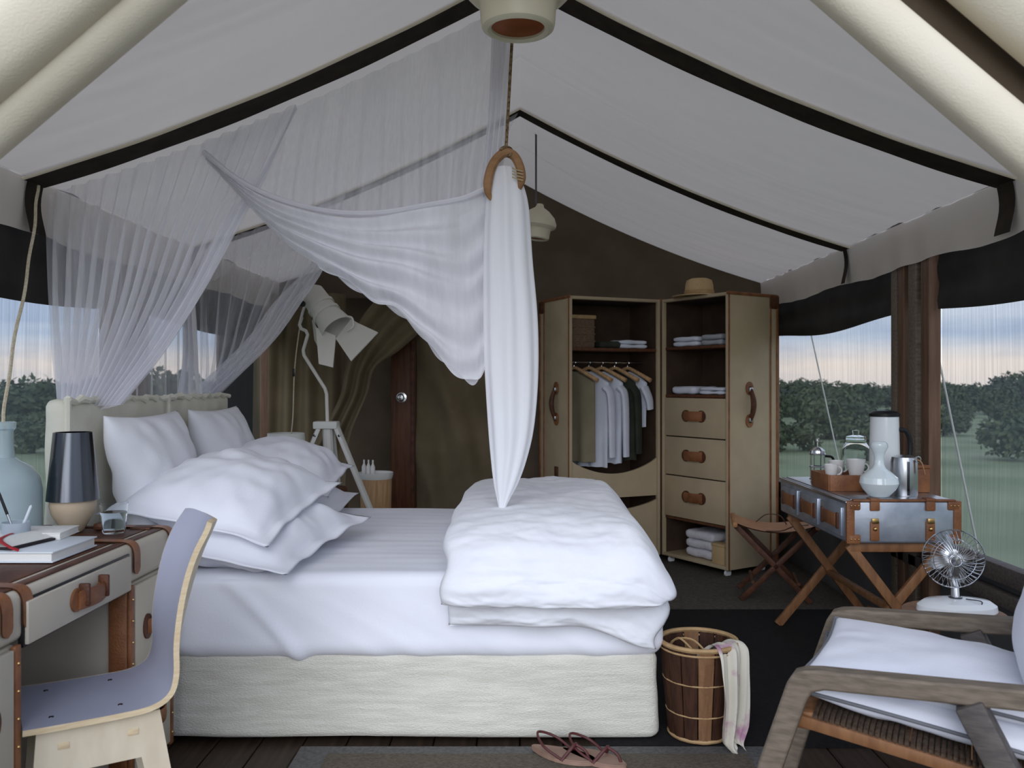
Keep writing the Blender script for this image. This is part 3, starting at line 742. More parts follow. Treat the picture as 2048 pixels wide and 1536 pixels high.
# gathered bunch standing behind the headboards
GB = [P(372, 560, 4.6), P(368, 640, 4.6), P(365, 720, 4.6), P(352, 800, 4.6)]; GC = [P(388, 560, 4.6), P(392, 640, 4.6), P(398, 720, 4.6), P(405, 800, 4.6)]
veil('gathered_bunch', GB, GC, 0.03, 3, 'net_swag', 15.0, 40, 30)

# yoke hanging on a rope from the ridge
yk = thing('wooden_yoke', 'curved tan wooden yoke on a rope, holding the gathered net', 'hook', (0, 0, 0))
pts = [P(988, 405, 3.40), P(976, 385, 3.40), P(977, 355, 3.40), P(988, 325, 3.40), P(1008, 306, 3.40), P(1028, 312, 3.40), P(1040, 335, 3.40), P(1043, 360, 3.40), P(1038, 378, 3.40)]
q = [interp(pts, k/40) for k in range(41)]
MB().tube(q, [0.006+0.0125*min(1, k/8, (40-k)/8+0.25) for k in range(41)], 10).build('arch', 'wood_yoke', yk)
rp_ = [P(1012, 300, 3.40)+(Vector((-0.022, 3.42, ZR-0.05))-P(1012, 300, 3.40))*k/20 for k in range(21)]
MB().tube(rp_, 0.0062, 6).build('rope', 'rope', yk)
MB().tube([P(1012+12*cos(a), 303+9*sin(a), 3.40-0.02*sin(a*2)) for a in [k*0.5 for k in range(26)]], 0.006, 6).build('knot', 'rope', yk)
for k in range(4):
    MB().tube([P(1024+x_, 340+6*k+dy, 3.375) for x_, dy in ((0, -4), (10, 0), (22, 3))], 0.0025, 5).build('twine_turn', 'twine', yk)

# ================================================================ PENDANT LAMPS
def pendant(label, loc, sc, top, tilt=0.0):
    t = thing('pendant_lamp', label, 'lamp', loc)
    rt = Matrix.Rotation(tilt, 3, 'Y')
    R_ = [(0.118, 0.0), (0.126, 0.006), (0.130, 0.02), (0.134, 0.085), (0.142, 0.10), (0.168, 0.112), (0.185, 0.13), (0.186, 0.16), (0.16, 0.22), (0.10, 0.28), (0.045, 0.315), (0.032, 0.35), (0.0, 0.35)]
    inn = [(0.092, 0.016), (0.094, 0.004), (0.106, -0.004)]
    MB().lathe([(a*sc, b*sc) for a, b in inn]+[(a*sc, b*sc) for a, b in R_], 44, (0, 0, 0), rt).build('shade', 'lamp_cream', t)
    MB().lathe([(0.092*sc, 0.012*sc), (0.094*sc, 0.04*sc), (0.11*sc, 0.09*sc), (0.10*sc, 0.14*sc), (0.0, 0.16*sc)], 32, (0, 0, 0.0), rt).build('copper_liner', 'copper_inside', t)
    MB().tube([(0, 0, 0.34*sc), (0, 0, top-loc[2])], 0.006, 6).build('hanging_rod', 'gunmetal', t)
    return t
pl_ = P(1036, 60, 3.0)
pendant('cream pendant lamp with copper inside hanging from the ridge in front', (pl_.x, 3.0, pl_.z), 1.0, 2.885)
p2 = P(1072, 478, 5.3)
pendant('cream pendant lamp farther back, half hidden behind the net', (p2.x, 5.3, p2.z), 0.62, 2.87, 0.12)

# ================================================================ STUDIO FLOOR LAMP, side tables behind the bed
DL = 5.2
fl = thing('tripod_floor_lamp', 'white studio floor lamp with barn doors on a timber tripod', 'lamp', (0, 0, 0))
tp_ = P(656, 850, DL)
bp_ = [P(604, 634, DL), P(597, 655, DL), P(617, 664, DL), P(605, 706, DL), P(653, 782, DL), P(655, 850, DL)]
pp = [bp_[0]]
for k in range(1, len(bp_)-1):   # bends with a small radius
    for f in (0.10, 0.05): pp.append(bp_[k]+(bp_[k-1]-bp_[k]).normalized()*f*0.35)
    for f in (0.05, 0.10): pp.append(bp_[k]+(bp_[k+1]-bp_[k]).normalized()*f*0.35)
pp.append(bp_[-1])
MB().tube(pp, 0.0105, 8).build('bent_pole', 'white_metal', fl)
MB().rbox(P(653, 850, DL), (0.145, 0.10, 0.045), 0.008).build('tripod_mount', 'white_wood', fl)
MB().tube([P(655, 850, DL), P(660, 955, DL)], 0.032, 10).build('centre_column', 'white_wood', fl)
c0 = tp_
for fx, fy in ((0.50, -0.12), (-0.46, -0.16), (0.02, 0.46)):
    a = Vector((c0.x+fx*0.10, DL+fy*0.10, c0.z-0.0)); b = Vector((c0.x+fx, DL+fy, 0.012))
    lg = MB().bar(a, b, 0.05, 0.022, 0.003, up=(fx, fy, 0)).build('leg', 'white_wood', fl)
    MB().lathe([(0.009, 0), (0.009, 0.012), (0.0, 0.014)], 8, a+(b-a)*0.06+Vector((0, -0.014, 0)), Matrix.Rotation(pi/2, 3, 'X')).build('bolt', 'gunmetal', lg)
ax = (P(700, 692, DL-0.14)-P(622, 585, DL)); axn = ax.normalized(); rotl = axn.to_track_quat('Z', 'Y').to_matrix()
MB().lathe([(0.0, -0.02), (0.06, -0.02), (0.075, 0.0), (0.078, 0.10), (0.085, 0.10), (0.085, 0.12), (0.078, 0.12), (0.078, 0.16), (0.088, 0.16), (0.088, 0.18), (0.080, 0.18), (0.095, 0.25), (0.10, 0.29), (0.095, 0.29), (0.07, 0.2), (0, 0.2)], 26, P(624, 588, DL), rotl).build('lamp_housing', 'white_metal', fl)
e_ = P(624, 588, DL)+axn*0.29
def quad_plate(c, name, par):
    c = [Vector(v) for v in c]; n = (c[1]-c[0]).cross(c[2]-c[0]).normalized()*0.004
    return MB().add([p+n for p in c]+[p-n for p in c], [(0, 1, 2, 3), (7, 6, 5, 4), (0, 4, 5, 1), (1, 5, 6, 2), (2, 6, 7, 3), (3, 7, 4, 0)]).build(name, 'white_metal', par, 0)
quad_plate([P(672, 678, DL-0.14), P(702, 640, DL-0.10), P(756, 665, DL-0.22), P(702, 722, DL-0.26)], 'barn_door', fl)
quad_plate([P(632, 655, DL-0.10), P(672, 672, DL-0.14), P(666, 735, DL-0.20), P(638, 728, DL-0.18)], 'barn_door', fl)
quad_plate([P(690, 632, DL-0.02), P(702, 642, DL-0.10), P(740, 668, DL-0.02), P(720, 650, DL+0.06)], 'barn_door', fl)
quad_plate([P(625, 640, DL-0.02), P(632, 655, DL-0.10), P(640, 700, DL-0.04), P(630, 680, DL+0.06)], 'barn_door', fl)
MB().tube([interp([P(600, 645, DL), P(606, 622, DL-0.02), P(612, 606, DL-0.05)], k/10) for k in range(11)], 0.009, 6).build('yoke_bracket', 'white_metal', fl)
MB().lathe([(0.0, 0), (0.018, 0), (0.018, 0.02), (0, 0.022)], 10, P(606, 608, DL-0.10), Matrix.Rotation(pi/2, 3, 'X')).build('tilt_knob', 'black_plastic', fl)
MB().tube([interp([P(692, 632, DL-0.16), P(704, 636, DL-0.18), P(706, 652, DL-0.18), P(694, 662, DL-0.16)], k/12) for k in range(13)], 0.006, 6).build('filter_clip', 'white_metal', fl)
cd = MB().tube([interp([P(600, 650, DL), P(592, 710, DL+0.02), P(588, 760, DL+0.02), P(586, 830, DL+0.02), P(582, 900, DL+0.02), P(590, 1050, DL+0.03)], k/24) for k in range(25)], 0.004, 6).build('power_cord', 'cord_cream', fl)
MB().rbox(P(587, 745, DL+0.02), (0.016, 0.012, 0.05), 0.004).build('inline_switch', 'black_plastic', cd)

# wooden drum table with white tray and three bottles
D2 = 5.75; c_ = P(752, 948, D2)
st = thing('drum_table', 'round wooden drum side table with white tray top behind the bed', 'side table', (c_.x, D2, 0))
H_ = c_.z
MB().lathe([(0, 0.0), (0.10, 0.0), (0.105, 0.02), (0.098, 0.3), (0.106, H_-0.03), (0.0, H_-0.03)], 26, (0, 0, 0)).build('drum', 'wood_stump', st)
MB().lathe([(0, H_-0.03), (0.108, H_-0.03), (0.115, H_-0.005), (0.115, H_+0.012), (0.109, H_+0.012), (0.107, H_-0.006), (0, H_-0.008)], 30, (0, 0, 0)).build('tray', 'white_wood', st)
for k, (dx, wh) in enumerate(((-0.075, 'left'), (-0.043, 'middle'), (-0.012, 'right'))):
    b = thing('toiletry_bottle', 'small white bottle on the drum table, %s of three' % wh, 'bottle', (c_.x+dx, D2-0.03-0.012*k, H_-0.007), 0, 'bottles on the drum table')
    MB().lathe([(0, 0), (0.014, 0), (0.0155, 0.005), (0.015, 0.06), (0.007, 0.078), (0, 0.078)], 14).build('body', 'ceramic_white', b)
    MB().lathe([(0, 0.077), (0.006, 0.077), (0.0055, 0.105), (0, 0.107)], 10).build('cap', 'white_gloss', b)
# darker stump table between pillows with a white mug, and a white shaded bedside lamp
D3 = 5.05; c3 = P(662, 975, D3)
ds = thing('stump_table', 'dark wooden stump table half hidden behind the far pillows', 'side table', (c3.x-0.05, D3, 0))
MB().lathe([(0, 0), (0.15, 0), (0.155, 0.02), (0.148, c3.z-0.02), (0.14, c3.z), (0, c3.z)], 26).build('block', 'wood_dark', ds)
MB().lathe([(0.149, 0.10), (0.154, 0.10), (0.154, 0.13), (0.149, 0.13)], 26).build('hoop', 'leather_dark', ds)
mg = thing('white_mug', 'white ribbed cup on the stump table behind the pillows', 'cup', (c3.x, D3-0.04, c3.z))
MB().lathe([(0, 0), (0.034, 0), (0.037, 0.006), (0.038, 0.10), (0.035, 0.10), (0.034, 0.01), (0, 0.01)], 22).build('body', 'ceramic_white', mg)
MB().tube([Vector((0.036+0.022*sin(a), 0, 0.05+0.028*cos(a))) for a in [pi*k/10 for k in range(11)]], 0.005, 6).build('handle', 'ceramic_white', mg)
l3 = P(573, 866, D3+0.1)
bl_ = thing('bedside_lamp', 'white shaded bedside lamp behind the far pillows, only its top showing', 'lamp', (l3.x+0.06, D3+0.05, c3.z))
sh = l3.z-c3.z
MB().lathe([(0.125, sh-0.20), (0.108, sh), (0.104, sh), (0.120, sh-0.20)], 30, (-0.06, 0.04, 0)).build('shade', 'white_wood', bl_)
MB().lathe([(0, 0.0), (0.05, 0.0), (0.05, 0.012), (0.012, 0.02), (0.012, sh-0.15), (0, sh-0.15)], 16, (-0.06, 0.04, 0)).build('base', 'white_metal', bl_)
# ================================================================ DESK (trunk style, along the left wall)
DX, DB = -1.216, -1.84           # front plane, back plane
Y0, Y1, Y2, Y3 = 1.72, 2.085, 2.66, 3.00
ZT = 0.80
dk = thing('trunk_desk', 'cream trunk-style desk with brown leather top, straps and edges', 'desk', (0, 0, 0))
MB().rbox(((DX+DB)/2, (Y0+Y3)/2, 0.735), (DX-DB, Y3-Y0, 0.124), 0.022, seg=4).build('top_case', 'desk_cream', dk)
MB().rbox(((DX+DB)/2-0.02, (Y0+Y3)/2, 0.798), (DX-DB-0.10, Y3-Y0-0.08, 0.006), 0.002).build('writing_surface', 'leather_dark', dk)
for ya, yb in ((Y0, Y1), (Y2, Y3)):
    pd = MB().rbox(((DX+DB)/2-0.004, (ya+yb)/2, 0.355), (DX-DB-0.012, yb-ya, 0.63), 0.012, seg=3).build('pedestal', 'desk_cream', dk)
    for z0, z1 in ((0.365, 0.668), (0.06, 0.355)):
        dw = MB().rbox((DX+0.000, (ya+yb)/2, (z0+z1)/2), (0.016, yb-ya-0.075, z1-z0-0.008), 0.003).build('drawer_front', 'desk_cream', pd)
        zc = (z0+z1)/2
        for s in (-1, 1):
            MB().lathe([(0, 0), (0.030, 0), (0.030, 0.007), (0, 0.009)], 18, (DX+0.007, (ya+yb)/2+s*0.055, zc), Matrix.Rotation(pi/2, 3, 'Y'), 1.35, 1.0).build('handle_tab', 'leather_dark', pd)
        MB().tube([Vector((DX+0.012+0.028*sin(pi*k/12), (ya+yb)/2-0.062+0.124*k/12, zc)) for k in range(13)], 0.024, 8, fx=0.22).build('strap_handle', 'leather', pd)
    for ys in (ya+0.018, yb-0.018):
        MB().rbox((DX+0.000, ys, 0.36), (0.014, 0.026, 0.62), 0.004).build('edge_strip', 'leather', pd)
        for k in range(9):
            MB().lathe([(0.0045, 0), (0.003, 0.003), (0, 0.004)], 8, (DX+0.007, ys, 0.09+k*0.067), Matrix.Rotation(pi/2, 3, 'Y')).build('stud', 'brass', pd)
# inner edges of the kneehole and its back panel
MB().rbox((DX-0.03, Y2-0.004, 0.355), (0.055, 0.014, 0.63), 0.004).build('kneehole_strip', 'leather', dk)
MB().rbox((DB+0.06, (Y1+Y2)/2, 0.37), (0.02, Y2-Y1+0.02, 0.62), 0.003).build('back_panel', 'desk_cream', dk)
# centre drawer
dwr = MB().rbox((DX+0.004, (Y1+Y2)/2, 0.715), (0.022, Y2-Y1-0.02, 0.105), 0.003).build('drawer', 'desk_cream', dk)
MB().rbox((DX-0.001, (Y1+Y2)/2, 0.715), (0.014, Y2-Y1-0.006, 0.117), 0.001).build('shadow_gap', 'black_plastic', dwr)
hy = 2.39
for s in (-1, 1):
    MB().lathe([(0, 0), (0.032, 0), (0.032, 0.008), (0, 0.010)], 18, (DX+0.014, hy+s*0.072, 0.716), Matrix.Rotation(pi/2, 3, 'Y')).build('handle_tab', 'leather', dwr)
    MB().rbox((DX+0.030, hy+s*0.054, 0.726), (0.03, 0.012, 0.062), 0.004).build('handle_loop', 'leather_dark', dwr)
MB().tube([Vector((DX+0.026+0.012*sin(pi*k/12), hy-0.075+0.15*k/12, 0.714)) for k in range(13)], 0.026, 8, fx=0.25).build('strap_handle', 'leather', dwr)
# leather straps that fold over the top edge
for ys in (Y0+0.30, Y1+0.02, Y2+0.045, Y3-0.02):
    q = [Vector(p) for p in ((DX-0.16, ys, 0.803), (DX-0.06, ys, 0.803), (DX-0.022, ys, 0.801), (DX-0.004, ys, 0.790), (DX+0.004, ys, 0.768), (DX+0.005, ys, 0.735), (DX+0.005, ys, 0.70))]
    m = MB(); n_ = 24; hw = 0.022
    def stp(u, v, q=q, hw=hw):
        p = interp(q, v); w_ = hw*(1 if v < 0.9 else sqrt(max(0.02, 1-((v-0.9)/0.1)**2)))
        return p+Vector((0, (u-0.5)*2*w_, 0))
    m.grid(stp, 6, n_)
    m.grid(lambda u, v: stp(u, v)+Vector((0.004*smooth(v*2), 0, 0.004*(1-v))), 6, n_)
    m.build('corner_strap', 'leather', dk, 60)
MB().rbox(((DX+DB)/2, Y3-0.012, 0.800), (DX-DB-0.05, 0.03, 0.008), 0.003).build('end_strip', 'leather_dark', dk)
MB().rbox((DX-0.035, (Y0+Y3)/2, 0.7995), (0.03, Y3-Y0-0.06, 0.005), 0.002).build('front_strip', 'leather_dark', dk)
for ya in (Y3-0.05,):
    for k in range(4): MB().rbox((DX-0.09-0.12*k, Y3-0.03, 0.802), (0.07, 0.055, 0.012), 0.005).build('leather_patch', 'leather_dark', dk)

ZD = 0.803
# glass bottle lamp with hanging cord
bt = thing('glass_bottle', 'large pale blue glass demijohn on the desk with a cord in its neck', 'bottle', (-1.685, 2.80, ZD))
MB().lathe([(0, 0.0), (0.10, 0.0), (0.112, 0.012), (0.112, 0.15), (0.105, 0.19), (0.08, 0.225), (0.045, 0.245), (0.030, 0.258), (0.027, 0.30), (0.027, 0.345), (0.034, 0.352), (0.034, 0.372), (0.027, 0.374), (0.023, 0.36), (0.023, 0.26), (0.07, 0.226), (0.104, 0.17), (0.106, 0.02), (0.0, 0.008)], 36).build('body', 'bottle_glass', bt)
bo = Vector((-1.685, 2.80, ZD)); cp = [Vector((0, 0, 0.30)), Vector((0.0, 0.0, 0.40))]+[P(a, b, c)-bo for a, b, c in ((22, 720, 2.92), (45, 600, 3.06), (62, 500, 3.18), (72, 420, 3.26), (76, 372, 3.31))]
MB().tube([interp(cp, k/30)+Vector((0.003*sin(k*0.9), 0, 0)) for k in range(31)], 0.006, 6).build('cord', 'cord_cream', bt)
# pen cup and pens
cc = Vector((-1.505, 2.56, ZD))
cup = thing('pen_cup', 'frosted glass cup of pens on the desk beside the bottle', 'cup', cc)
MB().lathe([(0, 0), (0.034, 0), (0.036, 0.004), (0.039, 0.085), (0.036, 0.085), (0.033, 0.006), (0, 0.006)], 26).build('body', 'frosted_cup', cup)
for a, b, mt, lb, cap in (((0.012, 0.0, 0.008), (-0.052, -0.01, 0.19), 'black_plastic', 'black pen leaning in the frosted cup', 'steel'), ((-0.01, 0.008, 0.008), (0.045, 0.0, 0.135), 'book_cover', 'pale blue pen leaning in the frosted cup', 'chrome')):
    a, b = Vector(a), Vector(b)
    pn = thing('pen', lb, 'pen', cc)
    MB().tube([a, a+(b-a)*0.55], 0.004, 8).build('grip', cap, pn); MB().tube([a+(b-a)*0.55, a+(b-a)*0.97, b], [0.0045, 0.004, 0.002], 8).build('barrel', mt, pn)
# table lamp
tl = thing('table_lamp', 'table lamp with dark metallic cone shade and tan ceramic base on the desk', 'lamp', (-1.505, 2.885, ZD))
MB().lathe([(0, 0), (0.028, 0), (0.034, 0.006), (0.048, 0.03), (0.066, 0.062), (0.073, 0.09), (0.070, 0.112), (0.04, 0.12), (0, 0.12)], 32).build('base', 'ceramic_tan', tl)
MB().lathe([(0.082, 0.108), (0.060, 0.335), (0.056, 0.335), (0.078, 0.108)], 40).build('shade', 'gunmetal', tl)
MB().lathe([(0, 0.11), (0.012, 0.11), (0.012, 0.20), (0.03, 0.24), (0.025, 0.27), (0, 0.285)], 14).build('bulb', 'ceramic_white', tl)
# drinking glass
gl = thing('water_glass', 'clear tumbler half full of water on the desk corner', 'glass', (-1.355, 2.86, ZD+0.001))
MB().lathe([(0, 0), (0.033, 0), (0.0355, 0.004), (0.045, 0.098), (0.0425, 0.098), (0.033, 0.012), (0, 0.012)], 30).build('tumbler', 'glass', gl)
MB().lathe([(0, 0.0125), (0.0325, 0.0125), (0.0395, 0.07), (0, 0.07)], 30).build('water', 'water', gl)
cs = tag(MB().rbox((-1.43, 2.93, ZD+0.012), (0.04, 0.05, 0.024), 0.008).build('leather_coaster_box', 'leather_dark'), 'small dark leather box on the desk between lamp and tumbler', 'box')
# books
bk = thing('book', 'large white book lying flat on the desk', 'book', (-1.46, 2.50, ZD))
MB().rbox((0, 0, 0.003), (0.33, 0.25, 0.004), 0.001).rbox((0, 0, 0.029), (0.33, 0.25, 0.004), 0.001).rbox((-0.163, 0, 0.016), (0.004, 0.25, 0.03), 0.001).build('cover', 'book_cover', bk)
MB().rbox((0.0, 0, 0.016), (0.318, 0.24, 0.022), 0.001).build('pages', 'paper', bk)
nb = thing('notebook', 'open black notebook with red ribbon lying on the white book', 'book', (-1.52, 2.50, ZD+0.031), radians(-12))
MB().rbox((0, 0, 0.004), (0.24, 0.17, 0.007), 0.003).build('cover', 'book_black', nb)
for s in (-1, 1):
    def pg(u, v, s=s):
        x = s*0.112*u; return Vector((x, lerp(-0.08, 0.08, v), 0.010+0.016*sin(pi*min(1, u*0.9+0.12))))
    MB().grid(pg, 14, 6).grid(lambda u, v, s=s: Vector((s*0.112*u, lerp(-0.08, 0.08, v), 0.0085)), 14, 6).build('pages', 'paper', nb, 60)
MB().tube([interp([Vector((0.0, 0.08, 0.024)), Vector((0.03, 0.0, 0.027)), Vector((0.07, -0.07, 0.026)), Vector((0.13, -0.10, 0.014)), Vector((0.15, -0.09, 0.004))], k/20) for k in range(21)], 0.006, 6, flat=0.2).build('ribbon', 'ribbon_red', nb)
jr = thing('journal', 'pale closed notebook lying on the white book behind the open one', 'book', (-1.48, 2.62, ZD+0.031), radians(6))
MB().rbox((0, 0, 0.002), (0.20, 0.14, 0.003), 0.001).rbox((0, 0, 0.020), (0.20, 0.14, 0.003), 0.001).build('cover', 'paper', jr)
MB().rbox((0, 0, 0.011), (0.195, 0.135, 0.015), 0.001).build('pages', 'paper', jr)

# ================================================================ DESK CHAIR: bent plywood shell on plywood legs
ch = thing('desk_chair', 'plywood chair with grey laminate bent shell tucked under the desk', 'chair', (-1.160, 2.315, 0), radians(32))
prof = [Vector(p) for p in ((-0.165, 0, 0.452), (-0.08, 0, 0.450), (0.05, 0, 0.450), (0.125, 0, 0.455), (0.170, 0, 0.478), (0.195, 0, 0.53), (0.213, 0, 0.61), (0.243, 0, 0.72), (0.278, 0, 0.83), (0.318, 0, 0.915))]
def shell(off):
    def fn(u, v):
        p = interp(prof, v); q = interp(prof, min(1, v+0.01))-interp(prof, max(0, v-0.01)); q.normalize(); n = Vector((-q.z, 0, q.x))
        y = (u-0.5)*2; hw = lerp(0.178, 0.168, v) if v < 0.9 else 0.168-0.02*((v-0.9)/0.1)**3
        cv = 0.045*smooth((v-0.45)/0.4)*(y*y)
        top = -0.012*(abs(y)**6)*smooth((v-0.85)/0.15)
        return p+n*(off+cv*1.0)+Vector((0, y*hw, top))
    return fn
TH = 0.014
MB().grid(shell(TH/2), 24, 60).build('seat_shell', 'laminate_grey', ch, 80)
b = MB(); b.grid(shell(-TH/2), 24, 60).build('shell_underside', 'plywood_face', ch, 80)
e = MB()
for u in (0, 1):
    e.grid(lambda a, v, u=u: lerp(shell(TH/2+0.0005)(u, v), shell(-TH/2-0.0005)(u, v), a)+Vector((0, (u-0.5)*0.002, 0)), 1, 60)
for v in (0, 1):
    e.grid(lambda a, u, v=v: lerp(shell(TH/2)(u, v), shell(-TH/2)(u, v), a), 1, 24)
e.build('plywood_edge', 'plywood_edge', ch, 60)
for y in (-0.11, 0.11):
    for x in (-0.10, 0.06):
        MB().lathe([(0.007, 0), (0.006, 0.002), (0, 0.0025)], 10, (x, y, 0.4565)).build('screw', 'gunmetal', ch)
MB().lathe([(0, -0.02), (0.008, -0.02), (0.010, 0.0), (0.007, 0.006), (0, 0.007)], 12, (0.205, -0.158, 0.705), Matrix.Rotation(pi/2, 3, 'X')).build('edge_peg', 'plywood_edge', ch)
# leg frames: one plywood panel each side (apron with two splayed legs)
for y in (-0.145, 0.145):
    sgn = 1 if y > 0 else -1
    poly = [(-0.135, 0.44), (0.150, 0.44), (0.225, 0.0), (0.175, 0.0), (0.105, 0.325), (-0.085, 0.325), (-0.115, 0.0), (-0.165, 0.0)]
    fm = MB().prism(poly, y-0.009, y+0.009).build('leg_frame', 'plywood_face', ch, 30)
    for x in (-0.075, 0.085):
        MB().rbox((x, y+sgn*0.0095, 0.395), (0.026, 0.003, 0.016), 0.001).build('tenon', 'plywood_edge', fm)
for x in (-0.075, 0.085):
    MB().rbox((x, 0, 0.395), (0.02, 0.29, 0.085), 0.003).build('cross_rail', 'plywood_face', ch)

# ================================================================ BASKET, scarf, sandals
bk_c = Vector(((1397-VX)*3.16/F, 3.16, 0.011))
bs = thing('bark_basket', 'tall bark basket with cane rim on the floor at the foot of the bed', 'basket', bk_c)
NS = 14; HB = 0.345; RT, RBm = 0.138, 0.105
for k in range(NS):
    a0 = 2*pi*k/NS+0.02; a1 = 2*pi*(k+1)/NS-0.02; lite = k in (2, 11)
    m = MB()
    def stv(off, a0=a0, a1=a1):
        def fn(u, v):
            a = lerp(a0, a1, u); r_ = lerp(RBm, RT, v)+off+0.003*sin(pi*u); return Vector((r_*cos(a)*1.0, r_*sin(a), 0.004+HB*v))
        return fn
    m.grid(stv(0.003), 3, 4).grid(stv(-0.003), 3, 4)
    f0, f1 = stv(0.003), stv(-0.003)
    for uu in (0, 1): m.grid(lambda a, v, uu=uu: lerp(f0(uu, v), f1(uu, v), a), 1, 4)
    o = m.build('stave', 'bark_light' if k in (10, 3) else 'bark', bs, 50)
MB().lathe([(0, 0.003), (RBm-0.004, 0.003), (RBm-0.004, 0.010), (0, 0.010)], 28).build('bottom', 'bark', bs)
for z, r_, mt, th in ((HB, RT+0.002, 'cane', 0.009), (HB-0.02, RT+0.003, 'cane', 0.004), (0.012, RBm+0.003, 'cane', 0.007), (0.10, lerp(RBm, RT, 0.28)+0.004, 'cane', 0.003), (0.215, lerp(RBm, RT, 0.61)+0.004, 'cane', 0.003)):
    MB().tube(ring((0, 0, z), r_, 36), th, 6, closed=True).build('hoop', mt, bs)
for dx in (-0.02, 0.02):
    MB().tube([interp([Vector((-0.11, 0.05, HB-0.06)), Vector((-0.085, 0.02, HB-0.005)), Vector((-0.04+dx, -0.02, HB+0.004)), Vector((0.02+dx, -0.05, HB-0.07)), Vector((0.035+dx, -0.06, HB-0.17))], k/20) for k in range(21)], 0.004, 6).build('loop_handle', 'cane', bs)
# scarf draped over the rim to the floor
sc_c = [Vector(p) for p in ((0.02, -0.02, 0.30), (0.075, -0.06, 0.355), (0.098, -0.112, 0.34), (0.098, -0.14, 0.26), (0.100, -0.145, 0.17), (0.094, -0.15, 0.09), (0.086, -0.155, 0.035), (0.10, -0.165, 0.012))]
sc_w = [0.05, 0.062, 0.072, 0.066, 0.060, 0.058, 0.042, 0.034]
def scf(off):
    def fn(u, v):
        c = interp(sc_c, v); i = v*7; j = min(int(i), 6); w_ = lerp(sc_w[j], sc_w[j+1], i-j); y = (u-0.5)*2
        dirn = Vector((0.86, 0.5, 0))
        return c+dirn*(y*w_)+Vector((0.3, -0.8, 0))*(0.016*sin(y*6+v*3)+0.006*sin(y*15+v*6)+off)+Vector((0, 0, 0.012*sin(y*4)*v))
    return fn
o = MB().grid(scf(0), 30, 60).grid(scf(0.002), 30, 60).build('scarf', 'scarf', None, 80)
o.location = bk_c; tag(o, 'cream and mauve printed scarf hanging over the basket rim', 'scarf')

def sandal(label, loc, rz, flip):
    t = thing('sandal', label, 'sandal', loc, rz, 'sandals on the rug')
    out = []
    for k in range(28):
        a = 2*pi*k/28; x = 0.125*cos(a); w_ = 0.040+0.010*cos(a)-0.006*cos(2*a); out.append((x, w_*sin(a)+flip*0.008*cos(a)**2))
    MB().prism(out, 0.0, 0.013, 'z').build('sole', 'sandal_sole', t)
    MB().prism([(a*0.96, b_*0.93) for a, b_ in out], 0.013, 0.016, 'z').build('insole', 'sandal_sole', t)
    MB().tube([Vector((0.02+0.03*sin(pi*k/12), -0.046+0.092*k/12, 0.010+0.045*sin(pi*k/12))) for k in range(13)], 0.006, 6).build('strap', 'sandal_strap', t)
    MB().tube([interp([Vector((0.05, 0, 0.055)), Vector((0.085, 0.003, 0.04)), Vector((0.10, 0.004, 0.014))], k/8) for k in range(9)], 0.005, 6).build('toe_strap', 'sandal_strap', t)
    MB().tube([interp([Vector((0.02, -0.044, 0.012)), Vector((-0.05, -0.045, 0.045)), Vector((-0.095, 0, 0.068)), Vector((-0.05, 0.045, 0.045)), Vector((0.02, 0.044, 0.012))], k/24) for k in range(25)], 0.0045, 6).build('heel_strap', 'sandal_strap', t)
    return t
sandal('brown strappy sandal on the rug, left of the pair', ((1125-VX)*2.93/F, 2.945, 0.0175), radians(-30), 1)
sandal('brown strappy sandal on the rug, right of the pair', ((1190-VX)*2.90/F, 2.925, 0.0175), radians(-34), -1)
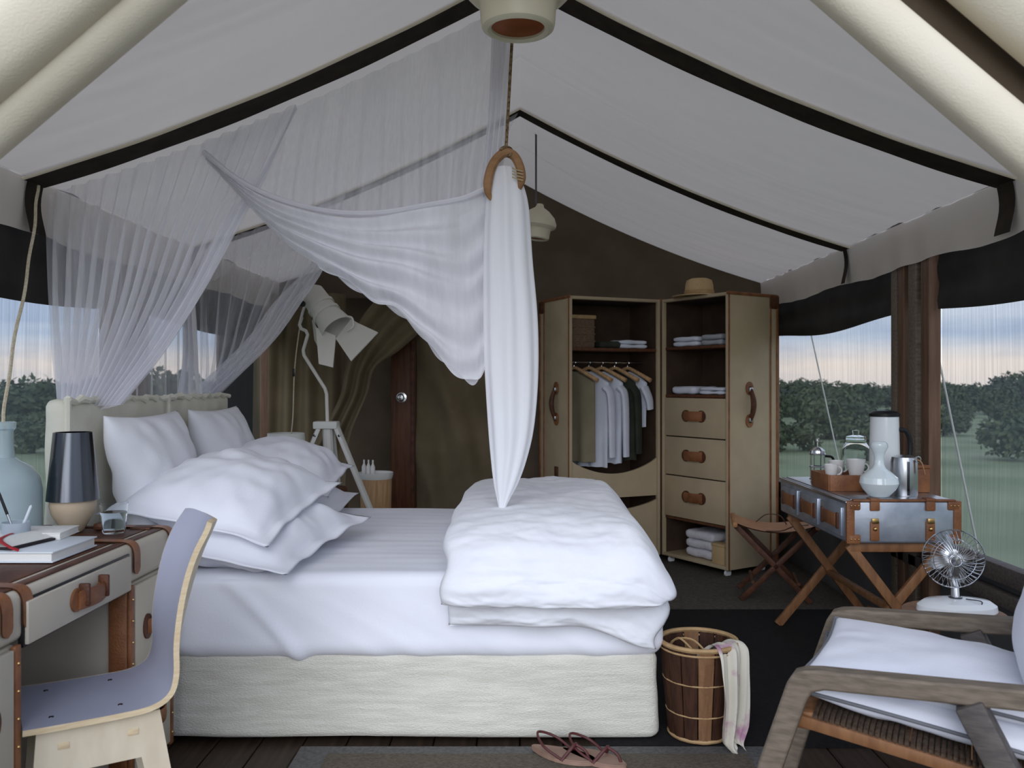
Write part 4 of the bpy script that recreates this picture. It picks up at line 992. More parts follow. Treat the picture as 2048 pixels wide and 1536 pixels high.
# ================================================================ WARDROBE TRUNK (two halves opened like a book)
WZ0, WZ1 = 0.055, 1.915
def half(name, label, origin, ang, wd, dp):
    t = thing(name, label, 'wardrobe', (origin[0], origin[1], 0), ang)
    th = 0.022; H = WZ1-WZ0; zc = (WZ0+WZ1)/2
    MB().rbox((th/2, dp/2, zc), (th, dp, H), 0.003).build('side_panel', 'cream_lacquer', t)
    MB().rbox((wd-th/2, dp/2, zc), (th, dp, H), 0.003).build('side_panel', 'cream_lacquer', t)
    MB().rbox((wd/2, dp/2, WZ1-th/2), (wd-2*th, dp, th), 0.003).build('top_panel', 'cream_lacquer', t)
    MB().rbox((wd/2, dp/2, WZ0+th/2), (wd-2*th, dp, th), 0.003).build('bottom_panel', 'cream_lacquer', t)
    MB().box((wd/2, dp-0.008, zc), (wd-2*th, 0.012, H-2*th)).build('back_lining', 'wardrobe_lining', t, 0)
    for x in (th+0.002, wd-th-0.002):
        MB().box((x, dp/2+0.01, zc), (0.003, dp-0.03, H-2*th)).build('side_lining', 'wardrobe_lining', t, 0)
    MB().box((wd/2, dp/2+0.01, WZ1-th-0.002), (wd-2*th-0.006, dp-0.03, 0.003)).build('top_lining', 'wardrobe_lining', t, 0)
    ld = MB().rbox((wd/2, dp+0.043, zc), (wd, 0.080, H), 0.008).build('lid', 'cream_lacquer', t)
    for x in (-0.002, wd+0.002):
        MB().rbox((x, dp+0.012, zc), (0.006, 0.014, H), 0.002).build('stud_strip', 'leather', ld)
        MB().rbox((x, dp+0.078, zc), (0.008, 0.020, H+0.004), 0.003).build('edge_leather', 'leather', ld)
    for x in (0.0, wd):
        MB().rbox((x, 0.010, zc), (0.008, 0.014, H), 0.002).build('edge_leather', 'leather', t)
        MB().rbox((x, dp/2+0.03, WZ1-0.006), (0.008, dp+0.08, 0.022), 0.003).build('edge_leather', 'leather', t)
        MB().rbox((x, dp+0.05, WZ1-0.05), (0.012, 0.09, 0.09), 0.004).build('corner_leather', 'leather_dark', t)
    for x in (0.05, wd-0.05):
        for y in (0.05, dp-0.02):
            cs_ = MB().lathe([(0, 0), (0.026, 0), (0.026, 0.016), (0, 0.016)], 16, (x-0.008, y, 0.026), Matrix.Rotation(pi/2, 3, 'Y')).build('caster', 'white_gloss', t)
            MB().rbox((x, y, 0.047), (0.03, 0.03, 0.016), 0.003).build('caster_plate', 'steel', cs_)
    return t
LO = (0.344, 5.95); LA = atan2(0.30, 0.68); LW = 0.743; DPW = 0.40
RO = (1.034, 6.262); RA = atan2(-0.555, 0.35); RW = 0.656
wl_ = half('wardrobe_trunk', 'left half of cream wardrobe trunk with hanging clothes', LO, LA, LW, DPW)
wr_ = half('wardrobe_trunk', 'right half of cream wardrobe trunk with three drawers and shelves', RO, RA, RW, DPW)
def side_handle(t, x, s):
    for z in (1.27, 1.05):
        MB().lathe([(0, 0), (0.035, 0), (0.035, 0.007), (0, 0.009)], 18, (x, 0.20, z), Matrix.Rotation(s*pi/2, 3, 'Y'), 1.3, 1.0).build('handle_tab', 'leather', t)
    MB().tube([Vector((x+s*(0.006+0.034*sin(pi*k/14)), 0.20, 1.28-0.24*k/14)) for k in range(15)], [0.011+0.008*sin(pi*k/14) for k in range(15)], 8).build('side_handle', 'leather_dark', t)
    MB().rbox((x+s*0.012, 0.20, 1.262), (0.022, 0.036, 0.03), 0.006).build('handle_ring', 'steel', t)
    MB().rbox((x+s*0.012, 0.20, 1.058), (0.022, 0.036, 0.03), 0.006).build('handle_ring', 'steel', t)
side_handle(wr_, RW+0.003, 1); side_handle(wl_, -0.003, -1)
MB().rbox((-0.004, 0.20, 0.55), (0.012, 0.05, 0.32), 0.004).build('leather_strap', 'leather_dark', wl_)
def WL(x, y, z): # world point from left half coordinates
    return Vector((LO[0]+x*cos(LA)-y*sin(LA), LO[1]+x*sin(LA)+y*cos(LA), z))
def WR(x, y, z):
    return Vector((RO[0]+x*cos(RA)-y*sin(RA), RO[1]+x*sin(RA)+y*cos(RA), z))
def pz(py, d): return EYE+(VY-py)*d/F
# left interior
zs = 1.545
MB().rbox((LW/2, DPW/2, zs), (LW-0.05, DPW-0.03, 0.022), 0.003).build('shelf', 'wood_dark', wl_)
MB().tube([(0.024, 0.19, zs-0.085), (LW-0.024, 0.19, zs-0.085)], 0.009, 10).build('hanging_rail', 'chrome', wl_)
# hollow fronted lower panels
def curved_front(z0, z1, dip):
    poly = [(0.025, z0), (LW-0.025, z0)]
    for k in range(21):
        x = lerp(LW-0.025, 0.025, k/20); poly.append((x, z1-dip*sin(pi*k/20)**0.8))
    return poly
m = MB().prism(curved_front(0.49, 0.76, 0.10), 0.012, 0.030).build('curved_front', 'cream_lacquer', wl_, 30)
m = MB().prism(curved_front(0.085, 0.46, 0.06), 0.012, 0.030).build('curved_front', 'cream_lacquer', wl_, 30)
# right interior
for z in (1.555, 1.215):
    MB().rbox((RW/2, DPW/2, z), (RW-0.05, DPW-0.03, 0.020), 0.003).build('shelf', 'wood_dark', wr_)
zd = [1.205, 0.925, 0.645, 0.345]
for k in range(3):
    z0, z1 = zd[k+1]+0.004, zd[k]-0.004
    d_ = MB().rbox((RW/2, 0.018, (z0+z1)/2), (RW-0.05, 0.022, z1-z0), 0.003).build('drawer', 'cream_lacquer', wr_)
    MB().box((RW/2, 0.2, (z0+z1)/2), (RW-0.06, 0.33, z1-z0-0.02)).build('drawer_box', 'wardrobe_lining', d_, 0)
    for s in (-1, 1):
        MB().lathe([(0, 0), (0.042, 0), (0.042, 0.008), (0, 0.010)], 18, (RW/2+s*0.075, 0.008, (z0+z1)/2+0.01), Matrix.Rotation(pi/2, 3, 'X')).build('handle_tab', 'leather_dark', d_)
    MB().tube([Vector((RW/2-0.09+0.18*i/12, 0.0-0.022*sin(pi*i/12), (z0+z1)/2+0.01)) for i in range(13)], 0.034, 8, fx=0.25).build('strap_handle', 'leather', d_)
MB().rbox((RW/2, DPW/2, 0.335), (RW-0.05, DPW-0.03, 0.018), 0.003).build('shelf', 'wood_dark', wr_)

# hat on top
hp = WR(0.30, 0.085, WZ1)
ht = thing('straw_hat', 'woven straw hat on top of the wardrobe trunk', 'hat', hp)
MB().lathe([(0.0, 0.125), (0.06, 0.128), (0.088, 0.115), (0.097, 0.085), (0.102, 0.02), (0.108, 0.014), (0.19, 0.004), (0.192, 0.0), (0.108, 0.006), (0.099, 0.006), (0, 0.006)], 36).build('crown_and_brim', 'straw', ht)
MB().lathe([(0.104, 0.02), (0.106, 0.02), (0.104, 0.045), (0.102, 0.045)], 36).build('band', 'cane', ht)

# hangers and garments (hung askew along the rail)
def hanger_parts(t):
    MB().tube([interp([Vector((0, 0, 0.0)), Vector((0, 0.0, 0.030)), Vector((0.014, 0, 0.048)), Vector((0.0, 0, 0.066)), Vector((-0.014, 0, 0.052))], k/16) for k in range(17)], 0.003, 6).build('hook', 'chrome', t)
    MB().tube([interp([Vector((-0.215, 0, -0.095)), Vector((-0.12, 0, -0.045)), Vector((-0.03, 0, 0.0)), Vector((0, 0, 0.008)), Vector((0.03, 0, 0.0)), Vector((0.12, 0, -0.045)), Vector((0.215, 0, -0.095))], k/24) for k in range(25)], [0.013+0.005*abs(k/12-1) for k in range(25)], 8).build('arm', 'wood_stump', t)
def garment(name, label, cat, t0, rz, mt, wtop, wbot, length, sleeve, seed, shoulder=-0.085, dep=0.028):
    """a closed hollow cloth shape: front and back sheets hanging from shoulder line"""
    def sh(sgn):
        def fn(u, v):
            x = (u-0.5)*2; w_ = lerp(wtop, wbot, smooth(v)); z0 = -0.012+(shoulder)*abs(x)**1.2
            z = lerp(z0, -length, v)
            f = dep*(1-x*x)**0.5 if abs(x) < 1 else 0
            return Vector((x*w_, sgn*f+0.012*sin(x*9+seed)*v, z+0.01*nz3(x*3, v*3, seed)*v))
        return fn
    e = thing(name, label, cat, t0, rz, 'clothes on the trunk rail')
    b = MB().grid(sh(1), 24, 24).grid(sh(-1), 24, 24).build('body', mt, e, 80); weld(b, 0.001)
    if sleeve:
        for s in (-1, 1):
            MB().tube([interp([Vector((s*(wtop-0.025), 0, shoulder-0.045)), Vector((s*(wtop+0.015), 0, shoulder-0.13)), Vector((s*(wtop+0.02), 0.01, shoulder-0.045-sleeve))], k/10) for k in range(11)], [0.05-0.014*k/10 for k in range(11)], 10, flat=0.55).build('sleeve', mt, e)
    return e
zr_ = zs-0.085-0.0
specs = [(0.135, 'cloth_olive', 'olive trousers', 'trousers', 'olive trousers hung on the first hanger from the left', 0.20, 0.20, 0.66, 0.0),
         (0.255, 'cloth_white', 'shirt', 'shirt', 'white shirt on the second hanger in the trunk', 0.20, 0.19, 0.70, 0.50),
         (0.36, 'cloth_white', 'shirt', 'shirt', 'long white shirt beside the dark coat in the trunk', 0.20, 0.19, 0.68, 0.50),
         (0.47, 'cloth_forest', 'coat', 'coat', 'dark green coat hanging beside the white tee shirt', 0.20, 0.20, 0.66, 0.48),
         (0.58, 'cloth_white', 'tee_shirt', 'shirt', 'short white tee shirt on the last hanger before the hinge', 0.19, 0.18, 0.42, 0.16)]
nth = ['first', 'second', 'third', 'fourth', 'fifth']
for i, (x, mt, nm, ct_, lb, wt, wb, ln, sl) in enumerate(specs):
    rz = LA-radians(58)-0.06*sin(i*2.1)
    hp_ = WL(x, 0.19, zr_-0.062)
    h = thing('clothes_hanger', 'wooden clothes hanger, %s from the left on the trunk rail' % nth[i], 'hanger', hp_, rz, 'hangers on the trunk rail')
    h.scale = (0.9, 0.9, 0.9); h.location.z = zr_-0.05
    hanger_parts(h)
    gq = garment(nm.replace(' ', '_'), lb, ct_, (hp_.x, hp_.y, zr_-0.055), rz, mt, wt*0.86, wb*0.86, ln, sl, i*1.7)

# shelf contents
def folded(name, label, cat, loc, rz, layers, sx, sy, hh, mt, group=None):
    t = thing(name, label, cat, loc, rz, group)
    for k in range(layers):
        def dsp(p, n, k=k): return Vector(n)*(0.006*nz3(p.x*14+k*7, p.y*14, p.z*20))
        o = soft_box(-sx/2+0.008*sin(k*3), sx/2+0.008*sin(k*5), -sy/2, sy/2+0.006*sin(k*2), k*hh+0.006, (k+1)*hh+0.004, hh*0.42, 12, 12, 4, dsp).build('fold', mt, t, 0); weld(o)
    return t
t = thing('wicker_basket', 'dark woven lidded basket on the trunk shelf above the hangers', 'basket', WL(0.16, 0.19, zs+0.011), LA)
MB().rbox((0, 0, 0.105), (0.19, 0.19, 0.21), 0.015).build('body', 'wicker_dark', t)
for z in (0.05, 0.10, 0.15): MB().rbox((0, 0, z), (0.196, 0.196, 0.010), 0.003).build('weave_band', 'wicker_dark', t)
MB().rbox((0, 0, 0.222), (0.205, 0.205, 0.03), 0.008).build('lid', 'cane', t)
folded('folded_clothes', 'folded dark garment on the shelf beside the lidded basket', 'clothes', WL(0.36, 0.17, zs+0.008), LA, 1, 0.17, 0.24, 0.05, 'cloth_forest')
folded('folded_clothes', 'folded white garments on the shelf above the hanging clothes', 'clothes', WL(0.55, 0.17, zs+0.008), LA, 2, 0.24, 0.24, 0.03, 'cloth_white')
folded('folded_clothes', 'folded white tops on the upper right trunk shelf', 'clothes', WR(0.20, 0.16, 1.563), RA, 2, 0.26, 0.24, 0.035, 'cloth_white')
folded('folded_clothes', 'folded grey jumper on the upper right trunk shelf', 'clothes', WR(0.46, 0.16, 1.563), RA, 2, 0.20, 0.24, 0.038, 'cloth_grey')
folded('folded_clothes', 'folded white shirt on the shelf above the drawers, left one', 'clothes', WR(0.18, 0.16, 1.223), RA, 1, 0.24, 0.24, 0.055, 'cloth_white')
folded('folded_clothes', 'folded white shirt on the shelf above the drawers, right one', 'clothes', WR(0.46, 0.16, 1.223), RA, 2, 0.24, 0.24, 0.025, 'cloth_white')
folded('folded_towels', 'stack of three white towels in the bottom of the trunk', 'towel', WR(0.34, 0.18, WZ0+0.022), RA, 3, 0.28, 0.28, 0.062, 'towel_white')
t = thing('woven_box', 'small straw box beside the towels in the trunk', 'box', WR(0.54, 0.075, WZ0+0.022), RA)
MB().rbox((0, 0, 0.06), (0.12, 0.10, 0.12), 0.006).build('body', 'straw', t); MB().rbox((0, 0, 0.128), (0.126, 0.106, 0.018), 0.004).build('lid', 'straw', t)

# ================================================================ FOLDING LEATHER STOOL
so = Vector((1.545, 5.22, 0)); 
sl = thing('folding_stool', 'folding wooden stool with tan leather seat beside the trunk table', 'stool', so, radians(-12))
def seatf(off):
    def fn(u, v):
        x = lerp(-0.235, 0.235, u); y = lerp(-0.19, 0.19, v)
        return Vector((x, y, 0.475-0.05*(1-(x/0.235)**2)+off+0.004*sin(y*18)))
    return fn
MB().grid(seatf(0.003), 20, 8).grid(seatf(-0.003), 20, 8).build('leather_seat', 'leather_tan', sl, 80)
for s in (-1, 1):
    MB().rbox((s*0.235, 0, 0.465), (0.03, 0.40, 0.032), 0.008).build('seat_rail', 'leather_tan', sl)
    MB().bar((s*0.235, -0.15, 0.46), (-s*0.20, -0.15, 0.015), 0.032, 0.024, 0.004, up=(0, 1, 0)).build('leg', 'leather_dark', sl)
    MB().bar((s*0.235, 0.15, 0.46), (-s*0.20, 0.15, 0.015), 0.032, 0.024, 0.004, up=(0, 1, 0)).build('leg', 'leather_dark', sl)
    MB().tube([(s*0.13, -0.15, 0.12), (s*0.13, 0.15, 0.12)], 0.010, 8).build('stretcher', 'wood_dark', sl)
MB().tube([interp([Vector((0.18, -0.17, 0.475)), Vector((0.10, -0.205, 0.47)), Vector((0.03, -0.20, 0.44)), Vector((-0.06, -0.2, 0.435))], k/14) for k in range(15)], 0.008, 6, flat=0.4).build('buckle_strap', 'leather_dark', sl)
MB().tube([interp([Vector((-0.10, 0.05, 0.45)), Vector((-0.04, 0.03, 0.50)), Vector((0.04, 0.06, 0.49)), Vector((0.08, 0.05, 0.44))], k/14) for k in range(15)], 0.007, 6, flat=0.4).build('carry_strap', 'leather_dark', sl)

# ================================================================ TRUNK TABLE (zinc drawers on X stand)
TX0, TX1, TY0, TY1, TZ0, TZ1 = 1.415, 1.90, 3.70, 4.66, 0.61, 0.795
tt = thing('zinc_trunk', 'zinc clad travel trunk with leather straps and small drawers', 'trunk', (0, 0, 0))
MB().rbox(((TX0+TX1)/2, (TY0+TY1)/2, (TZ0+TZ1)/2), (TX1-TX0, TY1-TY0, TZ1-TZ0), 0.012, seg=3).build('case', 'zinc', tt)
MB().rbox(((TX0+TX1)/2, TY0+0.004, TZ1+0.002), (TX1-TX0-0.04, 0.026, 0.010), 0.004).build('top_binding', 'leather', tt)
MB().rbox(((TX0+TX1)/2, (TY0+TY1)/2, TZ1+0.001), (TX1-TX0-0.05, TY1-TY0-0.06, 0.006), 0.002).build('top_sheet', 'steel', tt)
for x in (TX0+0.115, TX0+0.355):
    MB().rbox((x, TY0-0.003, TZ0+0.055), (0.040, 0.010, 0.085), 0.004).build('end_strap', 'leather', tt)
    MB().rbox((x, TY0-0.005, TZ1-0.02), (0.042, 0.012, 0.045), 0.005).build('end_strap', 'leather', tt)
    MB().rbox((x, TY0+0.01, TZ1+0.005), (0.045, 0.05, 0.014), 0.005).build('end_strap', 'leather', tt)
    MB().lathe([(0.010, 0), (0.007, 0.006), (0, 0.008)], 12, (x, TY0-0.009, TZ0+0.065), Matrix.Rotation(pi/2, 3, 'X')).build('stud', 'brass', tt)
    MB().rbox((x, TY0-0.011, TZ0+0.10), (0.030, 0.008, 0.022), 0.003).build('buckle', 'brass', tt)
for x, s in ((TX0, 1), (TX1, -1)):
    MB().rbox((x+s*0.012, TY0+0.005, (TZ0+TZ1)/2), (0.036, 0.022, TZ1-TZ0), 0.006).build('corner_leather', 'leather', tt)
    for z in (TZ0+0.02, TZ1-0.02):
        MB().rbox((x+s*0.028, TY0+0.003, z), (0.055, 0.02, 0.042), 0.008).build('corner_leather', 'leather', tt)
        for k in range(3): MB().lathe([(0.004, 0), (0.003, 0.003), (0, 0.004)], 8, (x+s*(0.012+0.016*k), TY0-0.008, z), Matrix.Rotation(pi/2, 3, 'X')).build('stud', 'brass', tt)
L_ = TY1-TY0
for k in range(3):
    yc = TY0+L_*(0.19+0.31*k)
    d_ = MB().rbox((TX0-0.003, yc, (TZ0+TZ1)/2-0.006), (0.014, L_*0.27, 0.125), 0.003).build('drawer', 'zinc', tt)
    MB().rbox((TX0-0.0135, yc, (TZ0+TZ1)/2-0.006), (0.010, L_*0.155, 0.060), 0.006).build('leather_pull', 'leather', d_)
    for s in (-1, 1): MB().rbox((TX0-0.013, yc+s*L_*0.10, (TZ0+TZ1)/2-0.006), (0.012, 0.02, 0.072), 0.004).build('pull_tab', 'leather_dark', d_)
MB().rbox((TX0-0.002, (TY0+TY1)/2, TZ1-0.008), (0.012, L_, 0.012), 0.003).build('drawer_lip', 'steel', tt)
xs = thing('cross_leg_stand', 'wooden cross-legged stand under the zinc trunk', 'stand', (0, 0, 0))
for y in (TY0+0.04, TY1-0.10):
    for s, dy in ((1, 0.0), (-1, 0.028)):
        a = Vector((TX0+0.02 if s > 0 else TX1-0.03, y+dy, TZ0-0.012)); b = Vector((TX1-0.02 if s > 0 else TX0-0.035, y+dy, 0.013))
        MB().bar(a, b, 0.042, 0.024, 0.004, up=(0, 1, 0)).build('leg', 'wood_stand', xs)
    MB().rbox(((TX0+TX1)/2, y+0.012, TZ0-0.022), (TX1-TX0-0.04, 0.05, 0.040), 0.005).build('top_rail', 'wood_stand', xs)
MB().rbox(((TX0+TX1)/2-0.01, (TY0+TY1)/2-0.02, 0.30), (0.03, TY1-TY0-0.10, 0.03), 0.005).build('stretcher', 'wood_stand', xs)
MB().rbox((TX1-0.03, (TY0+TY1)/2-0.02, 0.10), (0.03, TY1-TY0-0.10, 0.03), 0.005).build('stretcher', 'wood_stand', xs)

# items on the trunk
ZQ = TZ1+0.004
def at(px, d): return (px-VX)*d/F
def on(px, d): return (at(px, d), d, ZQ+0.0005)
fp = thing('french_press', 'small glass coffee press with chrome frame on the trunk', 'coffee press', on(1635, 4.42))
MB().lathe([(0, 0.005), (0.036, 0.005), (0.037, 0.145), (0.035, 0.145), (0.034, 0.008), (0, 0.008)], 24).build('beaker', 'glass', fp)
for z in (0.012, 0.075, 0.140): MB().tube(ring((0, 0, z), 0.0375, 24), 0.004, 6, closed=True).build('frame_ring', 'chrome', fp)
for k in range(4):
    a = pi/4+k*pi/2; MB().tube([(0.038*cos(a), 0.038*sin(a), 0.0), (0.038*cos(a), 0.038*sin(a), 0.14)], 0.003, 6).build('frame_leg', 'chrome', fp)
MB().lathe([(0, 0.145), (0.039, 0.145), (0.037, 0.158), (0.02, 0.172), (0.004, 0.176), (0.004, 0.20), (0.010, 0.205), (0.010, 0.218), (0, 0.222)], 22).build('lid_and_plunger', 'chrome', fp)
MB().tube([interp([Vector((0.038, -0.005, 0.13)), Vector((0.075, -0.01, 0.12)), Vector((0.078, -0.01, 0.06)), Vector((0.042, -0.005, 0.03))], k/14) for k in range(15)], 0.007, 7).build('handle', 'black_plastic', fp)
tr = thing('wooden_tray', 'reddish wooden tray box on the trunk holding cups', 'tray', on(1683, 4.12), 0)
TXw, TYw, TH_ = 0.20, 0.24, 0.075
MB().rbox((0, -TYw/2, TH_/2), (TXw, 0.012, TH_), 0.003).build('side', 'leather', tr); MB().rbox((0, TYw/2, TH_/2), (TXw, 0.012, TH_), 0.003).build('side', 'leather', tr)
MB().rbox((-TXw/2, 0, TH_/2), (0.012, TYw, TH_), 0.003).build('side', 'leather', tr); MB().rbox((TXw/2, 0, TH_/2), (0.012, TYw, TH_), 0.003).build('side', 'leather', tr)
MB().rbox((0, 0, 0.050), (TXw-0.01, TYw-0.01, 0.012), 0.002).build('deck', 'leather', tr)
def cup_(label, px, d, z, sc, ball=False):
    t = thing('cup', label, 'cup', (at(px, d), d, z))
    MB().lathe([(0, 0), (0.026*sc, 0), (0.030*sc, 0.004), (0.044*sc, 0.085*sc), (0.041*sc, 0.085*sc), (0.028*sc, 0.008), (0, 0.008)], 24).build('bowl', 'ceramic_white', t)
    MB().tube([Vector((0.038*sc+0.022*sin(a), 0, 0.045*sc+0.02*cos(a))) for a in [pi*k/10 for k in range(11)]], 0.004, 6).build('handle', 'ceramic_white', t)
    return t
cup_('largest white cup, at the right of the wooden tray', 1712, 4.09, ZQ+0.0565, 1.0)
cup_('small white cup at the back of the tray near the coffee press', 1673, 4.17, ZQ+0.0565, 0.85)
cup_('small white cup at the left front corner of the tray', 1662, 4.065, ZQ+0.0565, 0.75)
tj = thing('glass_jar', 'round glass jar with lid standing behind the cups', 'jar', (at(1712, 4.38), 4.38, ZQ+0.0005))
MB().lathe([(0, 0.0), (0.062, 0.0), (0.072, 0.02), (0.078, 0.10), (0.074, 0.165), (0.05, 0.20), (0.05, 0.215), (0.046, 0.215), (0.045, 0.2), (0.07, 0.162), (0.073, 0.1), (0.067, 0.02), (0, 0.006)], 30).build('body', 'glass', tj)
MB().lathe([(0, 0.218), (0.05, 0.218), (0.048, 0.232), (0.015, 0.24), (0.018, 0.262), (0, 0.268)], 26).build('lid', 'glass', tj)
th_ = thing('vacuum_jug', 'tall white vacuum jug with black lid and curved handle', 'jug', (at(1769, 4.08), 4.08, ZQ+0.0005))
MB().lathe([(0, 0), (0.070, 0), (0.072, 0.01), (0.064, 0.345), (0, 0.345)], 32).build('body', 'white_gloss', th_)
MB().lathe([(0.063, 0.345), (0.067, 0.347), (0.067, 0.360), (0.05, 0.372), (0, 0.376)], 32, sx=1.05).build('lid', 'black_plastic', th_)
MB().tube([interp([Vector((0.050, -0.03, 0.285)), Vector((0.085, -0.035, 0.278)), Vector((0.106, -0.035, 0.23)), Vector((0.104, -0.035, 0.16)), Vector((0.085, -0.035, 0.10)), Vector((0.055, -0.03, 0.085))], k/20) for k in range(21)], 0.011, 8).build('handle', 'black_plastic', th_)
mv = thing('milk_glass_vase', 'bulbous milk glass vase with slim neck at the trunk front', 'vase', (at(1758, 3.80), 3.80, ZQ+0.0005))
MB().lathe([(0, 0), (0.035, 0), (0.045, 0.006), (0.070, 0.035), (0.083, 0.062), (0.078, 0.088), (0.052, 0.112), (0.030, 0.128), (0.022, 0.145), (0.020, 0.175), (0.027, 0.20), (0.038, 0.222), (0.036, 0.236), (0.027, 0.245), (0.022, 0.243), (0.0, 0.23)], 36).build('body', 'milk_glass', mv)
kt = thing('steel_canister', 'polished steel canister with leather tag beside the milk glass vase', 'canister', (at(1808, 3.86), 3.86, ZQ+0.0005))
MB().lathe([(0, 0), (0.056, 0), (0.058, 0.006), (0.057, 0.15), (0.052, 0.172), (0.03, 0.18), (0, 0.182)], 30).build('body', 'steel', kt)
MB().tube([interp([Vector((0.035, -0.05, 0.165)), Vector((0.052, -0.06, 0.15)), Vector((0.066, -0.06, 0.10))], k/10) for k in range(11)], 0.010, 6, flat=0.3).build('leather_tag', 'leather_tan', kt)
MB().tube(ring((0.04, -0.05, 0.165), 0.012, 14, 'y'), 0.003, 6, closed=True).build('ring', 'chrome', kt)
MB().rbox((-0.006, -0.056, 0.08), (0.012, 0.006, 0.15), 0.002).build('dark_stripe', 'gunmetal', kt)
bx_ = thing('wooden_box', 'small reddish wooden box behind the steel canister', 'box', (1.848, 3.99, ZQ+0.0005))
MB().rbox((0, 0, 0.055), (0.08, 0.09, 0.11), 0.004).build('body', 'leather', bx_); MB().rbox((0, 0, 0.118), (0.086, 0.096, 0.016), 0.004).build('lid', 'leather', bx_)
# ================================================================ FAN TABLE AND FAN
ft = Vector(((1908-VX)*2.95/F, 2.95, 0)); ZF = 0.515
tb = thing('round_side_table', 'small round wooden side table beside the armchair', 'side table', ft)
MB().lathe([(0, ZF-0.022), (0.165, ZF-0.022), (0.170, ZF-0.015), (0.170, ZF-0.005), (0.165, ZF), (0, ZF)], 40).build('table_top', 'wood_stand', tb)
for k in range(3):
    a = 0.4+k*2*pi/3; MB().tube([(0.10*cos(a), 0.10*sin(a), ZF-0.02), (0.15*cos(a), 0.15*sin(a), 0.0)], [0.016, 0.012], 10).build('leg', 'wood_stand', tb)
fa = thing('desk_fan', 'chrome desk fan with wire cage on a white oval base', 'fan', (ft.x-0.0, 2.93, ZF))
MB().lathe([(0, 0), (0.125, 0.0), (0.135, 0.012), (0.132, 0.03), (0.11, 0.045), (0.05, 0.052), (0, 0.052)], 40, (0, 0, 0), None, 1.0, 0.62).build('base', 'white_gloss', fa)
MB().tube([interp([Vector((0.0, -0.085, 0.014)), Vector((0.06, -0.05, 0.050)), Vector((0.02, -0.02, 0.055))], k/10) for k in range(11)], 0.002, 5).build('cable', 'gunmetal', fa)
fc = Vector((-0.022, -0.02, 0.192))
MB().tube([Vector((0, 0.01, 0.05)), Vector((0.0, 0.015, 0.09)), Vector((-0.012, 0.03, 0.15)), fc+Vector((0, 0.05, 0))], [0.016, 0.014, 0.014, 0.016], 12).build('stem', 'chrome', fa)
MB().lathe([(0, 0.0), (0.022, 0.0), (0.022, 0.006), (0, 0.008)], 16, (0, 0.01, 0.05)).build('stem_collar', 'gunmetal', fa)
ry = Matrix.Rotation(pi/2, 3, 'X'); rz20 = Matrix.Rotation(radians(-14), 3, 'Z'); rf = rz20 @ ry
MB().lathe([(0, -0.075), (0.024, -0.07), (0.030, -0.05), (0.030, -0.015), (0.014, -0.01), (0, -0.01)], 20, fc, rf).build('motor', 'chrome', fa)
FR = 0.098
def wires(name, bulge, n):
    m = MB()
    for k in range(n):
        a = 2*pi*k/n; q = []
        for i in range(9):
            r_ = lerp(0.012, FR, i/8); q.append(fc+rf @ Vector((r_*cos(a+0.25*i/8), r_*sin(a+0.25*i/8), bulge*(1-(i/8)**2.5))))
        m.tube(q, 0.0011, 4)
    for r_, bz in ((FR, 0), (FR*0.68, bulge*0.6), (0.02, bulge)):
        m.tube([fc+rf @ Vector((r_*cos(a), r_*sin(a), bz)) for a in [2*pi*i/36 for i in range(36)]], 0.0022 if r_ == FR else 0.0014, 5, closed=True)
    return m.build(name, 'chrome', fa)
wires('front_guard', 0.032, 40); wires('rear_guard', -0.034, 32)
MB().lathe([(0, 0.036), (0.014, 0.035), (0.018, 0.030), (0.016, 0.026), (0, 0.026)], 18, fc, rf).build('badge', 'chrome', fa)
for k in range(4):
    a0 = k*pi/2+0.3
    def bld(u, v, a0=a0):
        r_ = lerp(0.016, 0.084, v); wv = 0.75*sin(pi*(0.18+0.78*v))*1.0; a = a0+(u-0.5)*wv
        return fc+rf @ Vector((r_*cos(a), r_*sin(a), 0.012*(u-0.5)*2+0.0))
    MB().grid(bld, 6, 8).grid(lambda u, v: bld(u, v)+rf @ Vector((0, 0, 0.0012)), 6, 8).build('blade', 'steel', fa, 80)

# ================================================================ ARMCHAIR
AR = radians(-28)
ac = thing('lounge_armchair', 'grey-brown timber lounge armchair with low flat arms', 'armchair', (0.672, 2.06, 0), AR)
AW = 0.62; AL = 0.80
def armz(x): return 0.622+0.055*x
for yy in (0.0, AW):
    # flat arm with a rounded front corner running into a tapering leg that leans forward
    poly = [(-0.185, 0.0), (-0.145, 0.0), (-0.035, 0.383), (0.018, 0.545), (0.032, 0.570), (0.060, 0.580), (AL, armz(AL)-0.045), (AL, armz(AL)), (0.05, armz(0.05)), (0.015, armz(0.0)-0.002), (-0.010, armz(0)-0.012), (-0.026, 0.585), (-0.092, 0.383)]
    m = MB().prism(poly, yy-0.026, yy+0.026)
    o = m.build('arm_and_front_leg', 'wood_grey', ac, 30)
    bv = o.modifiers.new('bevel', 'BEVEL'); bv.width = 0.006; bv.segments = 2; bv.limit_method = 'ANGLE'; bv.angle_limit = radians(50)
    MB().bar((0.36, yy, 0.60), (0.66, yy, 0.0), 0.06, 0.075, 0.006, up=(0, 1, 0)).build('back_leg', 'wood_grey_dark', ac)
for yy in (0.052, AW-0.052):
    MB().bar((-0.01, yy, 0.480), (0.62, yy, 0.395), 0.030, 0.050, 0.006, up=(0, 1, 0)).build('seat_rail', 'wood_stand', ac)
MB().rbox((0.005, AW/2, 0.478), (0.045, AW-0.08, 0.045), 0.006).build('front_rail', 'wood_stand', ac)
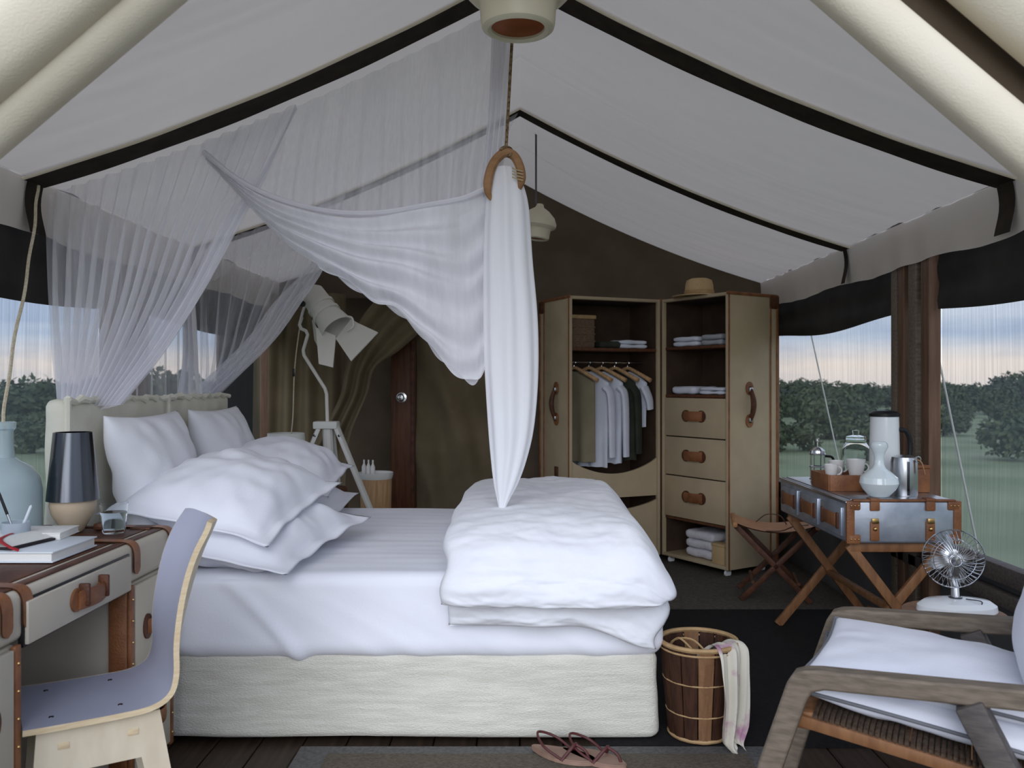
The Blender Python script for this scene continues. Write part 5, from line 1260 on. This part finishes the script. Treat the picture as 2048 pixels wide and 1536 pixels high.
MB().rbox((0.62, AW/2, 0.40), (0.045, AW-0.08, 0.045), 0.006).build('rear_rail', 'wood_stand', ac)
cord = MB()
for k in range(46):
    x = 0.03+0.57*k/45; z = 0.480-0.085*(x+0.01)/0.63+0.027
    cord.tube([(x, 0.034, z-0.035), (x, 0.036, z-0.006), (x, 0.06, z), (x, AW-0.06, z), (x, AW-0.036, z-0.006), (x, AW-0.034, z-0.035)], 0.0055, 5)
cord.build('woven_seat', 'seat_cord', ac)
for yy in (0.10, AW-0.10):
    MB().bar((0.62, yy, 0.42), (0.88, yy, 0.95), 0.045, 0.03, 0.005, up=(0, 1, 0)).build('back_post', 'wood_grey_dark', ac)
MB().rbox((0.85, AW/2, 0.92), (0.035, AW-0.12, 0.06), 0.006).build('top_rail', 'wood_grey_dark', ac)
# cushions
MA = Matrix.Translation(Vector((0.672, 2.06, 0))) @ Matrix.Rotation(AR, 4, 'Z')
def cushion(name, label, local, a, b, t, seed, pip=True):
    M = MA @ local
    o = pillow(name, label, 'cushion', None, M, a, b, t, 0, seed, 'cushion_white', wr=0.55)
    if pip:
        q = []
        N = 72
        for k in range(N):
            s = k/N*4; e = int(s); f = (s-e)*2-1
            x, y = ((f, -1), (1, f), (-f, 1), (-1, -f))[e]
            ex = 1-0.055*(1-(y*y))*abs(x)**2; ey = 1-0.055*(1-(x*x))*abs(y)**2
            q.append(M @ Vector((x*a*ex*1.002, y*b*ey*1.002, 0.0)))
        MB().tube(q, 0.0045, 6, closed=True).build('piping', 'piping_grey', o)
    return o
cushion('seat_cushion', 'white seat cushion with grey piping on the armchair', placed((0.30, AW/2, 0.510), 0, radians(7.5), 0), 0.325, 0.272, 0.050, 61.0)
cushion('seat_pillow', 'flat white pillow with grey piping lying on the armchair seat cushion', placed((0.29, AW/2, 0.575), 0, radians(5), 0), 0.290, 0.265, 0.042, 71.0)
cushion('back_cushion', 'plump white cushion leaning on the armchair back', placed((0.60, AW/2, 0.80), 0, radians(-70), 0), 0.27, 0.26, 0.11, 81.0, False)

# keep enough transparent layers for the nets and screens
scene.cycles.transparent_max_bounces = 24
